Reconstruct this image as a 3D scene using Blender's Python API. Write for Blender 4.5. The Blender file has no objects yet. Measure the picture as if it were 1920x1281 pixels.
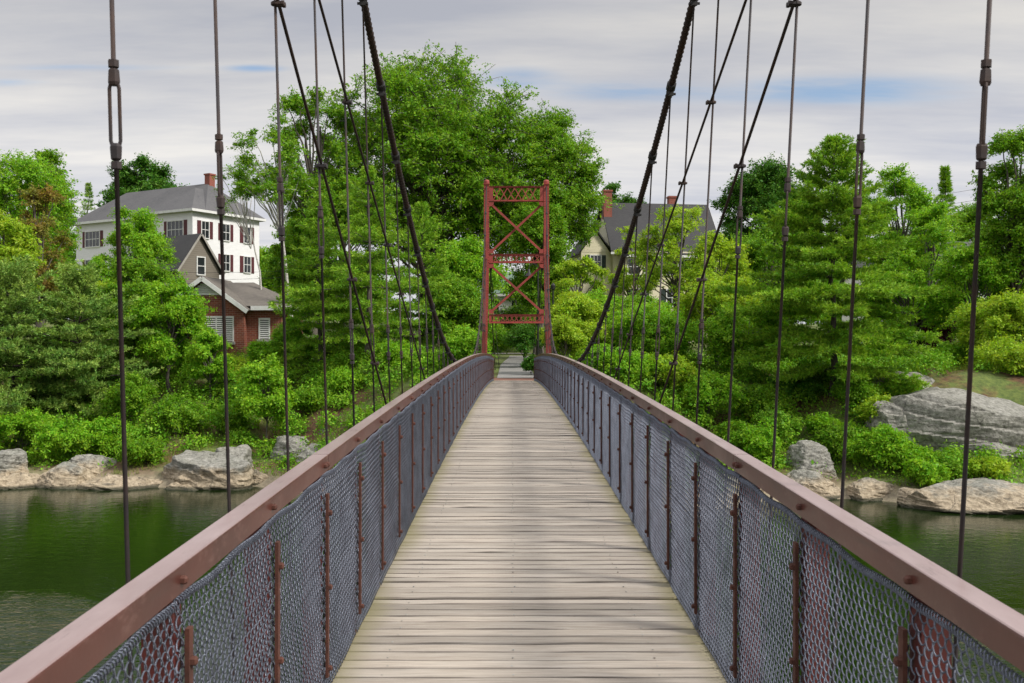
import bpy, math, random
import numpy as np
from mathutils import Vector, noise as mnoise

S = bpy.context.scene
COL = S.collection
EYE = 6.4            # camera height above the river (m)
CAMX = -0.085        # camera stands a little left of the bridge's centre line
F = 1800.0           # focal length in photo pixels (1920 wide)

# ------------------------------------------------------------------ camera
cam_d = bpy.data.cameras.new("camera")
cam = bpy.data.objects.new("camera", cam_d)
COL.objects.link(cam)
cam.location = (CAMX, 0, EYE)
cam.rotation_euler = (math.radians(90), 0, 0)
cam_d.sensor_width = 36
cam_d.lens = 36 * F / 1920
cam_d.clip_start = 0.05
cam_d.dof.use_dof = True; cam_d.dof.focus_distance = 28; cam_d.dof.aperture_fstop = 11
cam_d.clip_end = 5000
S.camera = cam

# ------------------------------------------------------------------ world, sun, exposure
SUN_EL, SUN_AZ = math.radians(44), math.radians(116)     # azimuth clockwise from the view direction (+Y)
w = bpy.data.worlds.new("World")
S.world = w
w.use_nodes = True
nt = w.node_tree
nt.nodes.clear()
def wn(t, **kw):
    n = nt.nodes.new(t)
    for k, v in kw.items(): setattr(n, k, v)
    return n
def wmath(op, a, b=None, c=None):
    n = wn("ShaderNodeMath", operation=op)
    for i, v in enumerate((a, b, c)):
        if v is None: continue
        if isinstance(v, (int, float)): n.inputs[i].default_value = v
        else: nt.links.new(v, n.inputs[i])
    return n.outputs[0]
out = wn("ShaderNodeOutputWorld")
sky = wn("ShaderNodeTexSky", sky_type='NISHITA', sun_disc=False, sun_elevation=SUN_EL, sun_rotation=SUN_AZ)
bg_sky = wn("ShaderNodeBackground"); bg_sky.inputs[1].default_value = 0.056
nt.links.new(sky.outputs[0], bg_sky.inputs[0])
tc = wn("ShaderNodeTexCoord")
sep = wn("ShaderNodeSeparateXYZ"); nt.links.new(tc.outputs["Generated"], sep.inputs[0])
zz = wmath('MAXIMUM', sep.outputs[2], 0.0)
# cloud sheet seen in perspective: direction projected on a flat layer
den = wmath('ADD', zz, 0.10)
cx = wmath('DIVIDE', sep.outputs[0], den)
cy = wmath('DIVIDE', sep.outputs[1], den)
comb = wn("ShaderNodeCombineXYZ")
nt.links.new(cx, comb.inputs[0]); nt.links.new(cy, comb.inputs[1])
def wnoise(vec, scale, detail, rough, off=(0, 0, 0), sc=(1, 1, 1)):
    mp = wn("ShaderNodeMapping"); mp.inputs["Location"].default_value = off; mp.inputs["Scale"].default_value = sc
    nt.links.new(vec, mp.inputs["Vector"])
    n = wn("ShaderNodeTexNoise"); n.inputs["Scale"].default_value = scale
    n.inputs["Detail"].default_value = detail; n.inputs["Roughness"].default_value = rough
    nt.links.new(mp.outputs[0], n.inputs["Vector"])
    return n.outputs["Fac"]
n1 = wnoise(comb.outputs[0], 1.1, 6, 0.55, (3.1, 1.7, 0), (0.55, 1.5, 1))
n2 = wnoise(comb.outputs[0], 2.6, 5, 0.6, (7.3, 4.1, 2.0), (0.5, 1.6, 1))
# openings in the cloud: the long blue rents low in the sky
def rent(ax, az, hw, hh):
    dx = wmath('DIVIDE', wmath('SUBTRACT', wmath('DIVIDE', sep.outputs[0], wmath('MAXIMUM', sep.outputs[1], 0.05)), ax), hw)
    dz = wmath('DIVIDE', wmath('SUBTRACT', wmath('DIVIDE', sep.outputs[2], wmath('MAXIMUM', sep.outputs[1], 0.05)), az), hh)
    r2 = wmath('ADD', wmath('MULTIPLY', dx, dx), wmath('MULTIPLY', dz, dz))
    return wmath('EXPONENT', wmath('MULTIPLY', r2, -1.0))
rents = None
for a in ((0.115, 0.262, 0.085, 0.013), (0.34, 0.262, 0.15, 0.018), (-0.45, 0.285, 0.10, 0.005), (-0.265, 0.284, 0.035, 0.005), (-0.53, 0.27, 0.06, 0.006), (0.0, 0.275, 0.05, 0.012)):
    q = rent(*a)
    rents = q if rents is None else wmath('ADD', rents, q)
rents = wmath('MULTIPLY', rents, wmath('ADD', wmath('MULTIPLY', n2, 2.2), -0.35))
hole = wn("ShaderNodeMapRange", interpolation_type='SMOOTHSTEP')
nt.links.new(rents, hole.inputs[0]); hole.inputs[1].default_value = 0.12; hole.inputs[2].default_value = 0.95
hole.inputs[3].default_value = 0.0; hole.inputs[4].default_value = 0.95
ramp = wn("ShaderNodeValToRGB")
ramp.color_ramp.elements[0].position = 0.38; ramp.color_ramp.elements[0].color = (0.53, 0.55, 0.62, 1)
ramp.color_ramp.elements[1].position = 0.64; ramp.color_ramp.elements[1].color = (0.82, 0.80, 0.775, 1)
nt.links.new(wmath('ADD', wmath('MULTIPLY', n1, 0.65), wmath('MULTIPLY', n2, 0.35)), ramp.inputs[0])
# an overcast sky is brightest overhead, dips in the middle heights, lightens again at the horizon
up = wn("ShaderNodeMapRange", interpolation_type='SMOOTHSTEP'); nt.links.new(zz, up.inputs[0])
up.inputs[1].default_value = 0.36; up.inputs[2].default_value = 0.9; up.inputs[3].default_value = 0.0; up.inputs[4].default_value = 0.36
low = wn("ShaderNodeMapRange", interpolation_type='SMOOTHSTEP'); nt.links.new(zz, low.inputs[0])
low.inputs[1].default_value = 0.12; low.inputs[2].default_value = 0.34; low.inputs[3].default_value = 0.42; low.inputs[4].default_value = 0.32
cstr = wmath('ADD', up.outputs[0], low.outputs[0])
bg_c = wn("ShaderNodeBackground")
nt.links.new(ramp.outputs[0], bg_c.inputs[0]); nt.links.new(cstr, bg_c.inputs[1])
mixw = wn("ShaderNodeMixShader")
nt.links.new(hole.outputs[0], mixw.inputs[0]); nt.links.new(bg_c.outputs[0], mixw.inputs[1]); nt.links.new(bg_sky.outputs[0], mixw.inputs[2])
nt.links.new(mixw.outputs[0], out.inputs[0])

sun_d = bpy.data.lights.new("sun", 'SUN')
sun_d.energy = 1.5; sun_d.angle = math.radians(12); sun_d.color = (1.0, 0.95, 0.87)
sun = bpy.data.objects.new("sun", sun_d); COL.objects.link(sun)
sdir = Vector((math.sin(SUN_AZ) * math.cos(SUN_EL), math.cos(SUN_AZ) * math.cos(SUN_EL), math.sin(SUN_EL)))
sun.rotation_euler = sdir.to_track_quat('Z', 'Y').to_euler()
S.view_settings.view_transform = 'Standard'
S.view_settings.look = 'None'
S.view_settings.exposure = 1.4
S.view_settings.gamma = 1.0
S.cycles.max_bounces = 7; S.cycles.diffuse_bounces = 4; S.cycles.glossy_bounces = 3; S.cycles.transmission_bounces = 4

# ------------------------------------------------------------------ helpers
def at(u, v, d):
    return np.array((CAMX + (u - 960) / F * d, d, EYE + (640.5 - v) / F * d))

class MB:
    """collects vertices and faces for ONE mesh"""
    def __init__(s): s.v = []; s.f = []; s.n = 0
    def add(s, V, *Fs):
        V = np.asarray(V, float).reshape(-1, 3)
        s.v.append(V)
        for Fa in Fs:
            Fa = np.asarray(Fa, np.int64)
            if Fa.size: s.f.append(Fa + s.n)
        s.n += len(V)
    def obox(s, c, hx, hy, hz):
        c, hx, hy, hz = (np.asarray(a, float) for a in (c, hx, hy, hz))
        V = [c + i * hx + j * hy + k * hz for k in (-1, 1) for j in (-1, 1) for i in (-1, 1)]
        s.add(V, [(0, 2, 3, 1), (4, 5, 7, 6), (0, 1, 5, 4), (2, 6, 7, 3), (0, 4, 6, 2), (1, 3, 7, 5)])
    def box(s, x0, x1, y0, y1, z0, z1):
        s.obox(((x0 + x1) / 2, (y0 + y1) / 2, (z0 + z1) / 2), ((x1 - x0) / 2, 0, 0), (0, (y1 - y0) / 2, 0), (0, 0, (z1 - z0) / 2))
    def bar(s, a, b, w, t, side):
        """flat bar from a to b, w wide along 'side', t thick"""
        a, b, side = (np.asarray(q, float) for q in (a, b, side))
        d = b - a; L = np.linalg.norm(d); d = d / L
        side = side - d * side.dot(d); side /= np.linalg.norm(side)
        n = np.cross(d, side)
        s.obox((a + b) / 2, d * L / 2, side * w / 2, n * t / 2)
    def tube(s, P, R, sides=6, cap=True):
        P = np.asarray(P, float); n = len(P)
        R = np.broadcast_to(np.asarray(R, float), (n,))
        T = np.gradient(P, axis=0); T /= np.linalg.norm(T, axis=1)[:, None] + 1e-12
        ax = np.abs(P[-1] - P[0]); ref = np.eye(3)[int(np.argmin(ax))]
        A = np.cross(T, ref); A /= np.linalg.norm(A, axis=1)[:, None] + 1e-12
        B = np.cross(T, A)
        th = np.arange(sides) * 2 * math.pi / sides
        V = P[:, None] + R[:, None, None] * (np.cos(th)[None, :, None] * A[:, None] + np.sin(th)[None, :, None] * B[:, None])
        i = np.arange(n - 1)[:, None] * sides; j = np.arange(sides)[None]; k = (np.arange(sides) + 1)[None] % sides
        Q = np.stack((i + j, i + k, i + sides + k, i + sides + j), -1).reshape(-1, 4)
        Fs = [Q]
        if cap:
            Fs.append(np.arange(sides)[None, ::1]); Fs.append((np.arange(sides) + (n - 1) * sides)[None, ::-1])
        s.add(V, *Fs)
    def cyl(s, a, b, r, sides=8): s.tube([a, b], [r, r], sides)
    def lathe(s, c, prof, sides=16):
        c = np.asarray(c, float)
        s.tube_z(c, prof, sides)
    def tube_z(s, c, prof, sides):
        th = np.arange(sides) * 2 * math.pi / sides
        V = np.array([[c + (r * math.cos(t), r * math.sin(t), z) for t in th] for r, z in prof])
        n = len(prof); i = np.arange(n - 1)[:, None] * sides; j = np.arange(sides)[None]; k = (np.arange(sides) + 1)[None] % sides
        s.add(V, np.stack((i + j, i + k, i + sides + k, i + sides + j), -1).reshape(-1, 4))
    def segs(s, A, B, r, sides=4):
        A = np.asarray(A, float); B = np.asarray(B, float); n = len(A)
        T = B - A; T /= np.linalg.norm(T, axis=1)[:, None] + 1e-12
        ref = np.where(np.abs(T[:, :1]) < 0.8, np.array([[1.0, 0, 0]]), np.array([[0, 1.0, 0]]))
        U = np.cross(T, ref); U /= np.linalg.norm(U, axis=1)[:, None]; W = np.cross(T, U)
        th = np.arange(sides) * 2 * math.pi / sides
        ring = (np.cos(th)[None, :, None] * U[:, None] + np.sin(th)[None, :, None] * W[:, None]) * r
        V = np.concatenate((A[:, None] + ring, B[:, None] + ring), 1)
        i = np.arange(n)[:, None] * 2 * sides; j = np.arange(sides)[None]; k = (np.arange(sides) + 1)[None] % sides
        s.add(V, np.stack((i + j, i + k, i + sides + k, i + sides + j), -1).reshape(-1, 4))
    def mesh(s, name, mat, smooth=False):
        me = bpy.data.meshes.new(name)
        V = np.concatenate(s.v)
        me.vertices.add(len(V)); me.vertices.foreach_set("co", V.astype(np.float32).ravel())
        nl = sum(f.size for f in s.f); npoly = sum(len(f) for f in s.f)
        me.loops.add(nl); me.polygons.add(npoly)
        me.loops.foreach_set("vertex_index", np.concatenate([f.ravel() for f in s.f]).astype(np.int32))
        tot = np.concatenate([np.full(len(f), f.shape[1], np.int32) for f in s.f])
        me.polygons.foreach_set("loop_start", np.concatenate(([0], np.cumsum(tot)[:-1])).astype(np.int32))
        me.polygons.foreach_set("loop_total", tot)
        me.polygons.foreach_set("use_smooth", np.full(npoly, bool(smooth)))
        if mat: me.materials.append(mat)
        me.update(calc_edges=True)
        return me
    def build(s, name, mat, parent=None, smooth=False):
        return link(name, s.mesh(name, mat, smooth), parent)

def link(name, me, parent=None):
    o = bpy.data.objects.new(name, me); COL.objects.link(o)
    if parent is not None: o.parent = parent
    return o
def tag(o, label=None, cat=None, group=None, kind=None):
    if label: o["label"] = label
    if cat: o["category"] = cat
    if group: o["group"] = group
    if kind: o["kind"] = kind
    return o
def thing(name, label, cat, loc=(0, 0, 0), rz=0, group=None):
    o = bpy.data.objects.new(name, None); COL.objects.link(o)
    o.empty_display_size = 0.2
    o.location = tuple(float(q) for q in loc); o.rotation_euler = (0, 0, rz)
    return tag(o, label, cat, group)
def sm(t): t = np.clip(t, 0, 1); return t * t * (3 - 2 * t)
ORD = ("first second third fourth fifth sixth seventh eighth ninth tenth eleventh twelfth thirteenth fourteenth fifteenth sixteenth seventeenth eighteenth "
       "nineteenth twentieth twenty-first twenty-second twenty-third twenty-fourth twenty-fifth twenty-sixth twenty-seventh twenty-eighth twenty-ninth thirtieth "
       "thirty-first thirty-second thirty-third thirty-fourth thirty-fifth thirty-sixth thirty-seventh thirty-eighth thirty-ninth fortieth forty-first").split()

# ------------------------------------------------------------------ materials
class NT:
    def __init__(s, name):
        s.m = bpy.data.materials.new(name); s.m.use_nodes = True
        s.t = s.m.node_tree; s.b = s.t.nodes["Principled BSDF"]; s.o = s.t.nodes["Material Output"]
    def n(s, t, **kw):
        q = s.t.nodes.new(t)
        for k, v in kw.items(): setattr(q, k, v)
        return q
    def l(s, a, b): s.t.links.new(a, b)
    def set(s, i, v):
        if hasattr(v, "is_linked"): s.l(v, s.b.inputs[i])
        else: s.b.inputs[i].default_value = (*v, 1) if isinstance(v, tuple) and len(v) == 3 else v
    def obj(s, scale=(1, 1, 1), geo=False):
        if geo: o = s.n("ShaderNodeNewGeometry").outputs["Position"]
        else: o = s.n("ShaderNodeTexCoord").outputs["Object"]
        mp = s.n("ShaderNodeMapping"); mp.inputs["Scale"].default_value = scale
        s.l(o, mp.inputs["Vector"]); return mp.outputs[0]
    def noise(s, vec, scale, detail=4, rough=0.55):
        q = s.n("ShaderNodeTexNoise"); q.inputs["Scale"].default_value = scale
        q.inputs["Detail"].default_value = detail; q.inputs["Roughness"].default_value = rough
        s.l(vec, q.inputs["Vector"]); return q.outputs["Fac"]
    def ramp(s, fac, *stops):
        q = s.n("ShaderNodeValToRGB"); cr = q.color_ramp
        while len(cr.elements) < len(stops): cr.elements.new(0.5)
        for e, (p, c) in zip(cr.elements, stops):
            e.position = p; e.color = (*c, 1) if isinstance(c, tuple) else (c, c, c, 1)
        s.l(fac, q.inputs[0]); return q.outputs[0]
    def mix(s, fac, a, b, mode='MIX'):
        q = s.n("ShaderNodeMix", data_type='RGBA', blend_type=mode)
        for sock, v in ((q.inputs[0], fac), (q.inputs[6], a), (q.inputs[7], b)):
            if hasattr(v, "is_linked"): s.l(v, sock)
            elif isinstance(v, tuple): sock.default_value = (*v, 1)
            else: sock.default_value = v
        return q.outputs[2]
    def math(s, op, a, b=None):
        q = s.n("ShaderNodeMath", operation=op)
        for i, v in enumerate((a, b)):
            if v is None: continue
            if isinstance(v, (int, float)): q.inputs[i].default_value = v
            else: s.l(v, q.inputs[i])
        return q.outputs[0]
    def bump(s, h, strength=0.4, dist=0.01):
        q = s.n("ShaderNodeBump"); q.inputs["Strength"].default_value = strength; q.inputs["Distance"].default_value = dist
        s.l(h, q.inputs["Height"]); s.l(q.outputs[0], s.b.inputs["Normal"])

def mat_paint(name, col, col2, rough=0.45, scale=6, metal=0.0, bump=0.15):
    M = NT(name); v = M.obj(geo=True)
    f = M.noise(v, scale, 6, 0.65); g = M.noise(v, scale * 9, 3, 0.6)
    c = M.mix(M.ramp(f, (0.42, 0.0), (0.68, 1.0)), col, col2)
    c = M.mix(M.ramp(g, (0.35, 0.25), (0.6, 0.0)), c, tuple(q * 0.45 for q in col))
    M.set("Base Color", c); M.set("Roughness", M.ramp(f, (0.3, rough * 0.85), (0.7, min(1, rough * 1.3)))); M.set("Metallic", metal)
    M.bump(g, bump, 0.004)
    return M.m
def mat_leaf(name, col, col2, trans=0.40, rough=0.5, spread=0.55):
    M = NT(name)
    g = M.n("ShaderNodeNewGeometry")
    big = M.noise(M.obj(), 0.8, 4, 0.65)
    c = M.mix(M.ramp(big, (0.38, 0.0), (0.62, 1.0)), col, col2)
    hs = M.n("ShaderNodeHueSaturation")
    hs.inputs["Hue"].default_value = 0.5
    M.l(c, hs.inputs["Color"])
    rnd = g.outputs["Random Per Island"]
    M.l(M.math('ADD', M.math('MULTIPLY', rnd, spread), 1.0 - spread * 0.5), hs.inputs["Value"])
    r2 = M.math('FRACT', M.math('MULTIPLY', rnd, 17.31))
    M.l(M.math('ADD', M.math('MULTIPLY', r2, 0.045), 0.4775), hs.inputs["Hue"])
    M.set("Base Color", hs.outputs[0]); M.set("Roughness", rough); M.set("Specular IOR Level", 0.18)
    tr = M.n("ShaderNodeBsdfTranslucent")
    tcol = M.mix(1.0, hs.outputs[0], (1.25, 1.2, 0.55), 'MULTIPLY'); M.l(tcol, tr.inputs[0])
    mx = M.n("ShaderNodeMixShader"); mx.inputs[0].default_value = trans
    M.l(M.b.outputs[0], mx.inputs[1]); M.l(tr.outputs[0], mx.inputs[2]); M.l(mx.outputs[0], M.o.inputs[0])
    return M.m
def mat_bark(name, c1, c2, horizontal=False):
    M = NT(name)
    v = M.obj((3, 3, 12) if horizontal else (9, 9, 1.6), geo=True)
    f = M.noise(v, 1.6, 6, 0.7)
    M.set("Base Color", M.ramp(f, (0.38, c1), (0.62, c2))); M.set("Roughness", 0.9); M.bump(f, 0.8, 0.03)
    return M.m
def mat_siding(name, col, pitch=0.12):
    M = NT(name); pos = M.n("ShaderNodeNewGeometry").outputs["Position"]
    sp = M.n("ShaderNodeSeparateXYZ"); M.l(pos, sp.inputs[0])
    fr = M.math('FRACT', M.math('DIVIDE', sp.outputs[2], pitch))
    f = M.noise(M.obj((0.6, 0.6, 6), geo=True), 2.5, 4)
    c = M.mix(M.ramp(f, (0.35, 0.0), (0.75, 0.35)), col, tuple(q * 0.75 for q in col))
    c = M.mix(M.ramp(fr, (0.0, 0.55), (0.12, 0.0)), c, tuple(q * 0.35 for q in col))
    M.set("Base Color", c); M.set("Roughness", 0.6); M.bump(M.math('SUBTRACT', 1.0, fr), 0.7, 0.02)
    return M.m
def mat_shingle(name, c1, c2):
    M = NT(name); v = M.obj(geo=True)
    f = M.noise(M.obj((1.5, 1.5, 9), geo=True), 2.2, 6, 0.7); g = M.noise(v, 0.5, 3)
    c = M.mix(M.ramp(g, (0.35, 0.0), (0.65, 0.6)), M.ramp(f, (0.35, c1), (0.65, c2)), c2)
    M.set("Base Color", c); M.set("Roughness", 0.85); M.bump(f, 0.6, 0.02)
    return M.m
def mat_brick(name, c1, c2, mortar, rot=0.0, scale=4.6):
    M = NT(name)
    tcn = M.n("ShaderNodeTexCoord")
    sp = M.n("ShaderNodeSeparateXYZ"); M.l(tcn.outputs["Object"], sp.inputs[0])
    cb = M.n("ShaderNodeCombineXYZ"); M.l(M.math('ADD', sp.outputs[0], sp.outputs[1]), cb.inputs[0]); M.l(sp.outputs[2], cb.inputs[1])
    b = M.n("ShaderNodeTexBrick"); b.inputs["Scale"].default_value = scale
    b.inputs["Color1"].default_value = (*c1, 1); b.inputs["Color2"].default_value = (*c2, 1); b.inputs["Mortar"].default_value = (*mortar, 1)
    b.inputs["Mortar Size"].default_value = 0.018; b.inputs["Bias"].default_value = -0.1
    b.inputs["Brick Width"].default_value = 0.95; b.inputs["Row Height"].default_value = 0.34
    M.l(cb.outputs[0], b.inputs["Vector"])
    f = M.noise(M.obj(), 1.2, 5)
    M.set("Base Color", M.mix(M.ramp(f, (0.3, 0.0), (0.7, 0.45)), b.outputs[0], tuple(q * 0.6 for q in c1)))
    M.set("Roughness", 0.85); M.bump(b.outputs["Fac"], -0.4, 0.01)
    return M.m

M_red = mat_paint("tower_red_paint", (0.36, 0.058, 0.044), (0.22, 0.046, 0.034), 0.6, 3.6)
M_redpost = mat_paint("post_dark_red", (0.12, 0.022, 0.018), (0.075, 0.018, 0.016), 0.55, 7)
M_rust = mat_paint("rusty_bar", (0.105, 0.036, 0.023), (0.055, 0.022, 0.016), 0.75, 12)
M_steel = mat_paint("suspender_steel", (0.040, 0.034, 0.037), (0.075, 0.044, 0.033), 0.6, 5, 0.25)
M_cable = mat_paint("cable_dark_rust", (0.030, 0.020, 0.017), (0.055, 0.028, 0.018), 0.6, 5, 0.3)
M_wire = mat_paint("galvanised_wire", (0.165, 0.185, 0.24), (0.095, 0.105, 0.14), 0.38, 9, 0.3)
M_dark = mat_paint("black_iron", (0.016, 0.016, 0.017), (0.028, 0.026, 0.025), 0.5, 8, 0.2)
M_beam = mat_paint("beam_brown", (0.10, 0.055, 0.045), (0.07, 0.04, 0.034), 0.7, 5)
M_trim = mat_paint("white_trim", (0.78, 0.78, 0.77), (0.66, 0.66, 0.64), 0.55, 3)
M_conc = mat_paint("concrete", (0.42, 0.40, 0.37), (0.30, 0.29, 0.26), 0.9, 2)
M_shut = mat_paint("maroon_shutter", (0.10, 0.018, 0.024), (0.075, 0.016, 0.02), 0.6, 4)
M_gshut = mat_paint("dark_green_shutter", (0.03, 0.05, 0.045), (0.02, 0.035, 0.03), 0.6, 4)
M_white = mat_siding("white_clapboard", (0.80, 0.80, 0.81))
M_cream = mat_siding("cream_clapboard", (0.72, 0.66, 0.47))
M_grayshake = mat_siding("weathered_shakes", (0.20, 0.175, 0.142), 0.16)
M_roof = mat_shingle("grey_asphalt_shingle", (0.062, 0.062, 0.068), (0.118, 0.116, 0.119))
M_droof = mat_shingle("dark_asphalt_shingle", (0.026, 0.026, 0.030), (0.052, 0.051, 0.054))
M_groof = mat_shingle("green_asphalt_shingle", (0.10, 0.16, 0.12), (0.16, 0.23, 0.18))
M_brick = mat_brick("red_brick", (0.29, 0.080, 0.046), (0.17, 0.045, 0.03), (0.40, 0.33, 0.27), 0, 3.0)
M_chim = mat_brick("chimney_brick", (0.33, 0.085, 0.055), (0.24, 0.06, 0.04), (0.3, 0.25, 0.22), 0, 5)
M_pave = mat_brick("paving_brick", (0.27, 0.12, 0.085), (0.20, 0.09, 0.065), (0.22, 0.18, 0.15), 0, 5)
def m_glass():
    M = NT("window_glass"); M.set("Base Color", (0.022, 0.026, 0.03)); M.set("Roughness", 0.06); M.set("Specular IOR Level", 0.8); return M.m
M_glass = m_glass()
def m_rail():
    M = NT("rail_brown_paint"); v = M.obj(geo=True)
    f = M.noise(v, 2.5, 5, 0.6); g = M.noise(v, 55, 3, 0.6)
    c = M.mix(M.ramp(f, (0.35, 0.0), (0.7, 1.0)), (0.110, 0.034, 0.024), (0.070, 0.024, 0.018))
    c = M.mix(M.ramp(M.noise(M.obj((1, .5, 1), geo=True), 14, 6, .75), (0.56, 0.0), (0.66, 0.55)), c, (0.19, 0.10, 0.082))
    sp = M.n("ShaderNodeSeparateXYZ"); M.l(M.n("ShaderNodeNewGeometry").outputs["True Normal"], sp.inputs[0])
    glare_wear = M.math('MULTIPLY', M.ramp(sp.outputs[2], (0.80, 0.0), (0.95, 1.0)), M.ramp(M.noise(M.obj((1, .25, 1), geo=True), 5, 6, .7), (0.25, 0.55), (0.6, 0.95)))
    c = M.mix(glare_wear, c, (0.36, 0.27, 0.265))  # pale upward faces: sky glare painted into the colour, plus chalky faded paint
    c = M.mix(M.ramp(M.noise(M.obj((9, .8, 9), geo=True), 3, 6, .75), (0.58, 0.0), (0.70, 0.6)), c, (0.06, 0.028, 0.02))
    M.set("Base Color", c); M.set("Roughness", M.ramp(M.noise(M.obj((1, 0.35, 1), geo=True), 6, 4), (0.3, 0.30), (0.7, 0.46)))
    M.set("Specular IOR Level", 0.5); M.bump(g, 0.14, 0.002)
    M.set("Coat Weight", 0.25); M.set("Coat IOR", 1.6); M.set("Coat Roughness", 0.22)
    return M.m
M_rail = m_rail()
def m_deck():
    M = NT("weathered_deck_boards")
    pos = M.n("ShaderNodeNewGeometry"); rnd = pos.outputs["Random Per Island"]
    sh = M.n("ShaderNodeCombineXYZ"); M.l(M.math('MULTIPLY', rnd, 37.0), sh.inputs[0]); M.l(M.math('MULTIPLY', rnd, 91.0), sh.inputs[2])
    va = M.n("ShaderNodeVectorMath", operation='ADD'); M.l(pos.outputs["Position"], va.inputs[0]); M.l(sh.outputs[0], va.inputs[1])
    mp = M.n("ShaderNodeMapping"); mp.inputs["Scale"].default_value = (1.3, 60, 60); M.l(va.outputs[0], mp.inputs[0])
    grain = M.noise(mp.outputs[0], 2.6, 8, 0.68)
    mp2 = M.n("ShaderNodeMapping"); mp2.inputs["Scale"].default_value = (0.9, 7, 7); M.l(va.outputs[0], mp2.inputs[0])
    blot = M.noise(mp2.outputs[0], 1.5, 5, 0.6)
    mp3 = M.n("ShaderNodeMapping"); mp3.inputs["Scale"].default_value = (1.6, 75, 75); M.l(va.outputs[0], mp3.inputs[0])
    crack = M.noise(mp3.outputs[0], 1.7, 3, 0.5)
    c = M.ramp(grain, (0.30, (0.235, 0.190, 0.150)), (0.46, (0.38, 0.325, 0.268)), (0.64, (0.53, 0.475, 0.41)))
    c = M.mix(M.ramp(blot, (0.42, 0.0), (0.72, 0.45)), c, (0.40, 0.37, 0.33))
    tone = M.ramp(rnd, (0.0, 0.62), (0.45, 0.92), (1.0, 1.13))
    c = M.mix(1.0, c, tone, 'MULTIPLY')
    c = M.mix(M.ramp(crack, (0.62, 0.0), (0.70, 0.45)), c, (0.085, 0.068, 0.052))
    # joint shadow painted dark on board sides and chamfers, along with dirt
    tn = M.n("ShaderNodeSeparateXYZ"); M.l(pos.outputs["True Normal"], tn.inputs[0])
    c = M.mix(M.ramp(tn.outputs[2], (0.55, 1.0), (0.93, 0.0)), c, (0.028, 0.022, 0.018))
    # moss and damp on the plank ends
    sp = M.n("ShaderNodeSeparateXYZ"); M.l(pos.outputs["Position"], sp.inputs[0])
    edge = M.math('ADD', M.math('ABSOLUTE', sp.outputs[0]), M.math('MULTIPLY', M.math('SUBTRACT', grain, 0.5), 0.34))
    edge = M.math('ADD', edge, M.math('MULTIPLY', M.math('SUBTRACT', M.noise(M.obj((1, 1, 1), geo=True), 1.3, 3), 0.5), 0.22))
    c = M.mix(M.ramp(edge, (0.78, 0.0), (0.93, 0.75)), c, (0.20, 0.18, 0.075))
    M.set("Base Color", c); M.set("Roughness", M.ramp(grain, (0.3, 0.62), (0.7, 0.48))); M.set("Specular IOR Level", 0.4)
    M.bump(grain, 0.55, 0.006)
    return M.m
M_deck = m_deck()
def m_water():
    M = NT("river_water")
    v1 = M.obj((1.0, 1.0, 1), geo=True)
    a = M.noise(M.obj((0.75, 1.0, 1), geo=True), 2.4, 4, 0.55)
    b = M.noise(M.obj((0.8, 1.2, 1), geo=True), 6.5, 3, 0.55)
    g = M.noise(v1, 0.11, 2, 0.5)
    h = M.math('ADD', M.math('MULTIPLY', a, 1.0), M.math('MULTIPLY', b, 0.45))
    sp = M.n("ShaderNodeSeparateXYZ"); M.l(v1, sp.inputs[0])
    wind = M.math('ADD', M.math('MULTIPLY', sp.outputs[1], -0.025), M.math('MULTIPLY', g, 1.0))
    h = M.math('MULTIPLY', h, M.ramp(wind, (-0.15, 0.07), (0.32, 1.0)))
    M.set("Base Color", (0.008, 0.018, 0.003)); M.set("Roughness", 0.035); M.set("IOR", 1.333); M.set("Specular IOR Level", 0.5)
    M.bump(h, 0.9, 0.22)
    return M.m
M_water = m_water()
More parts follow.
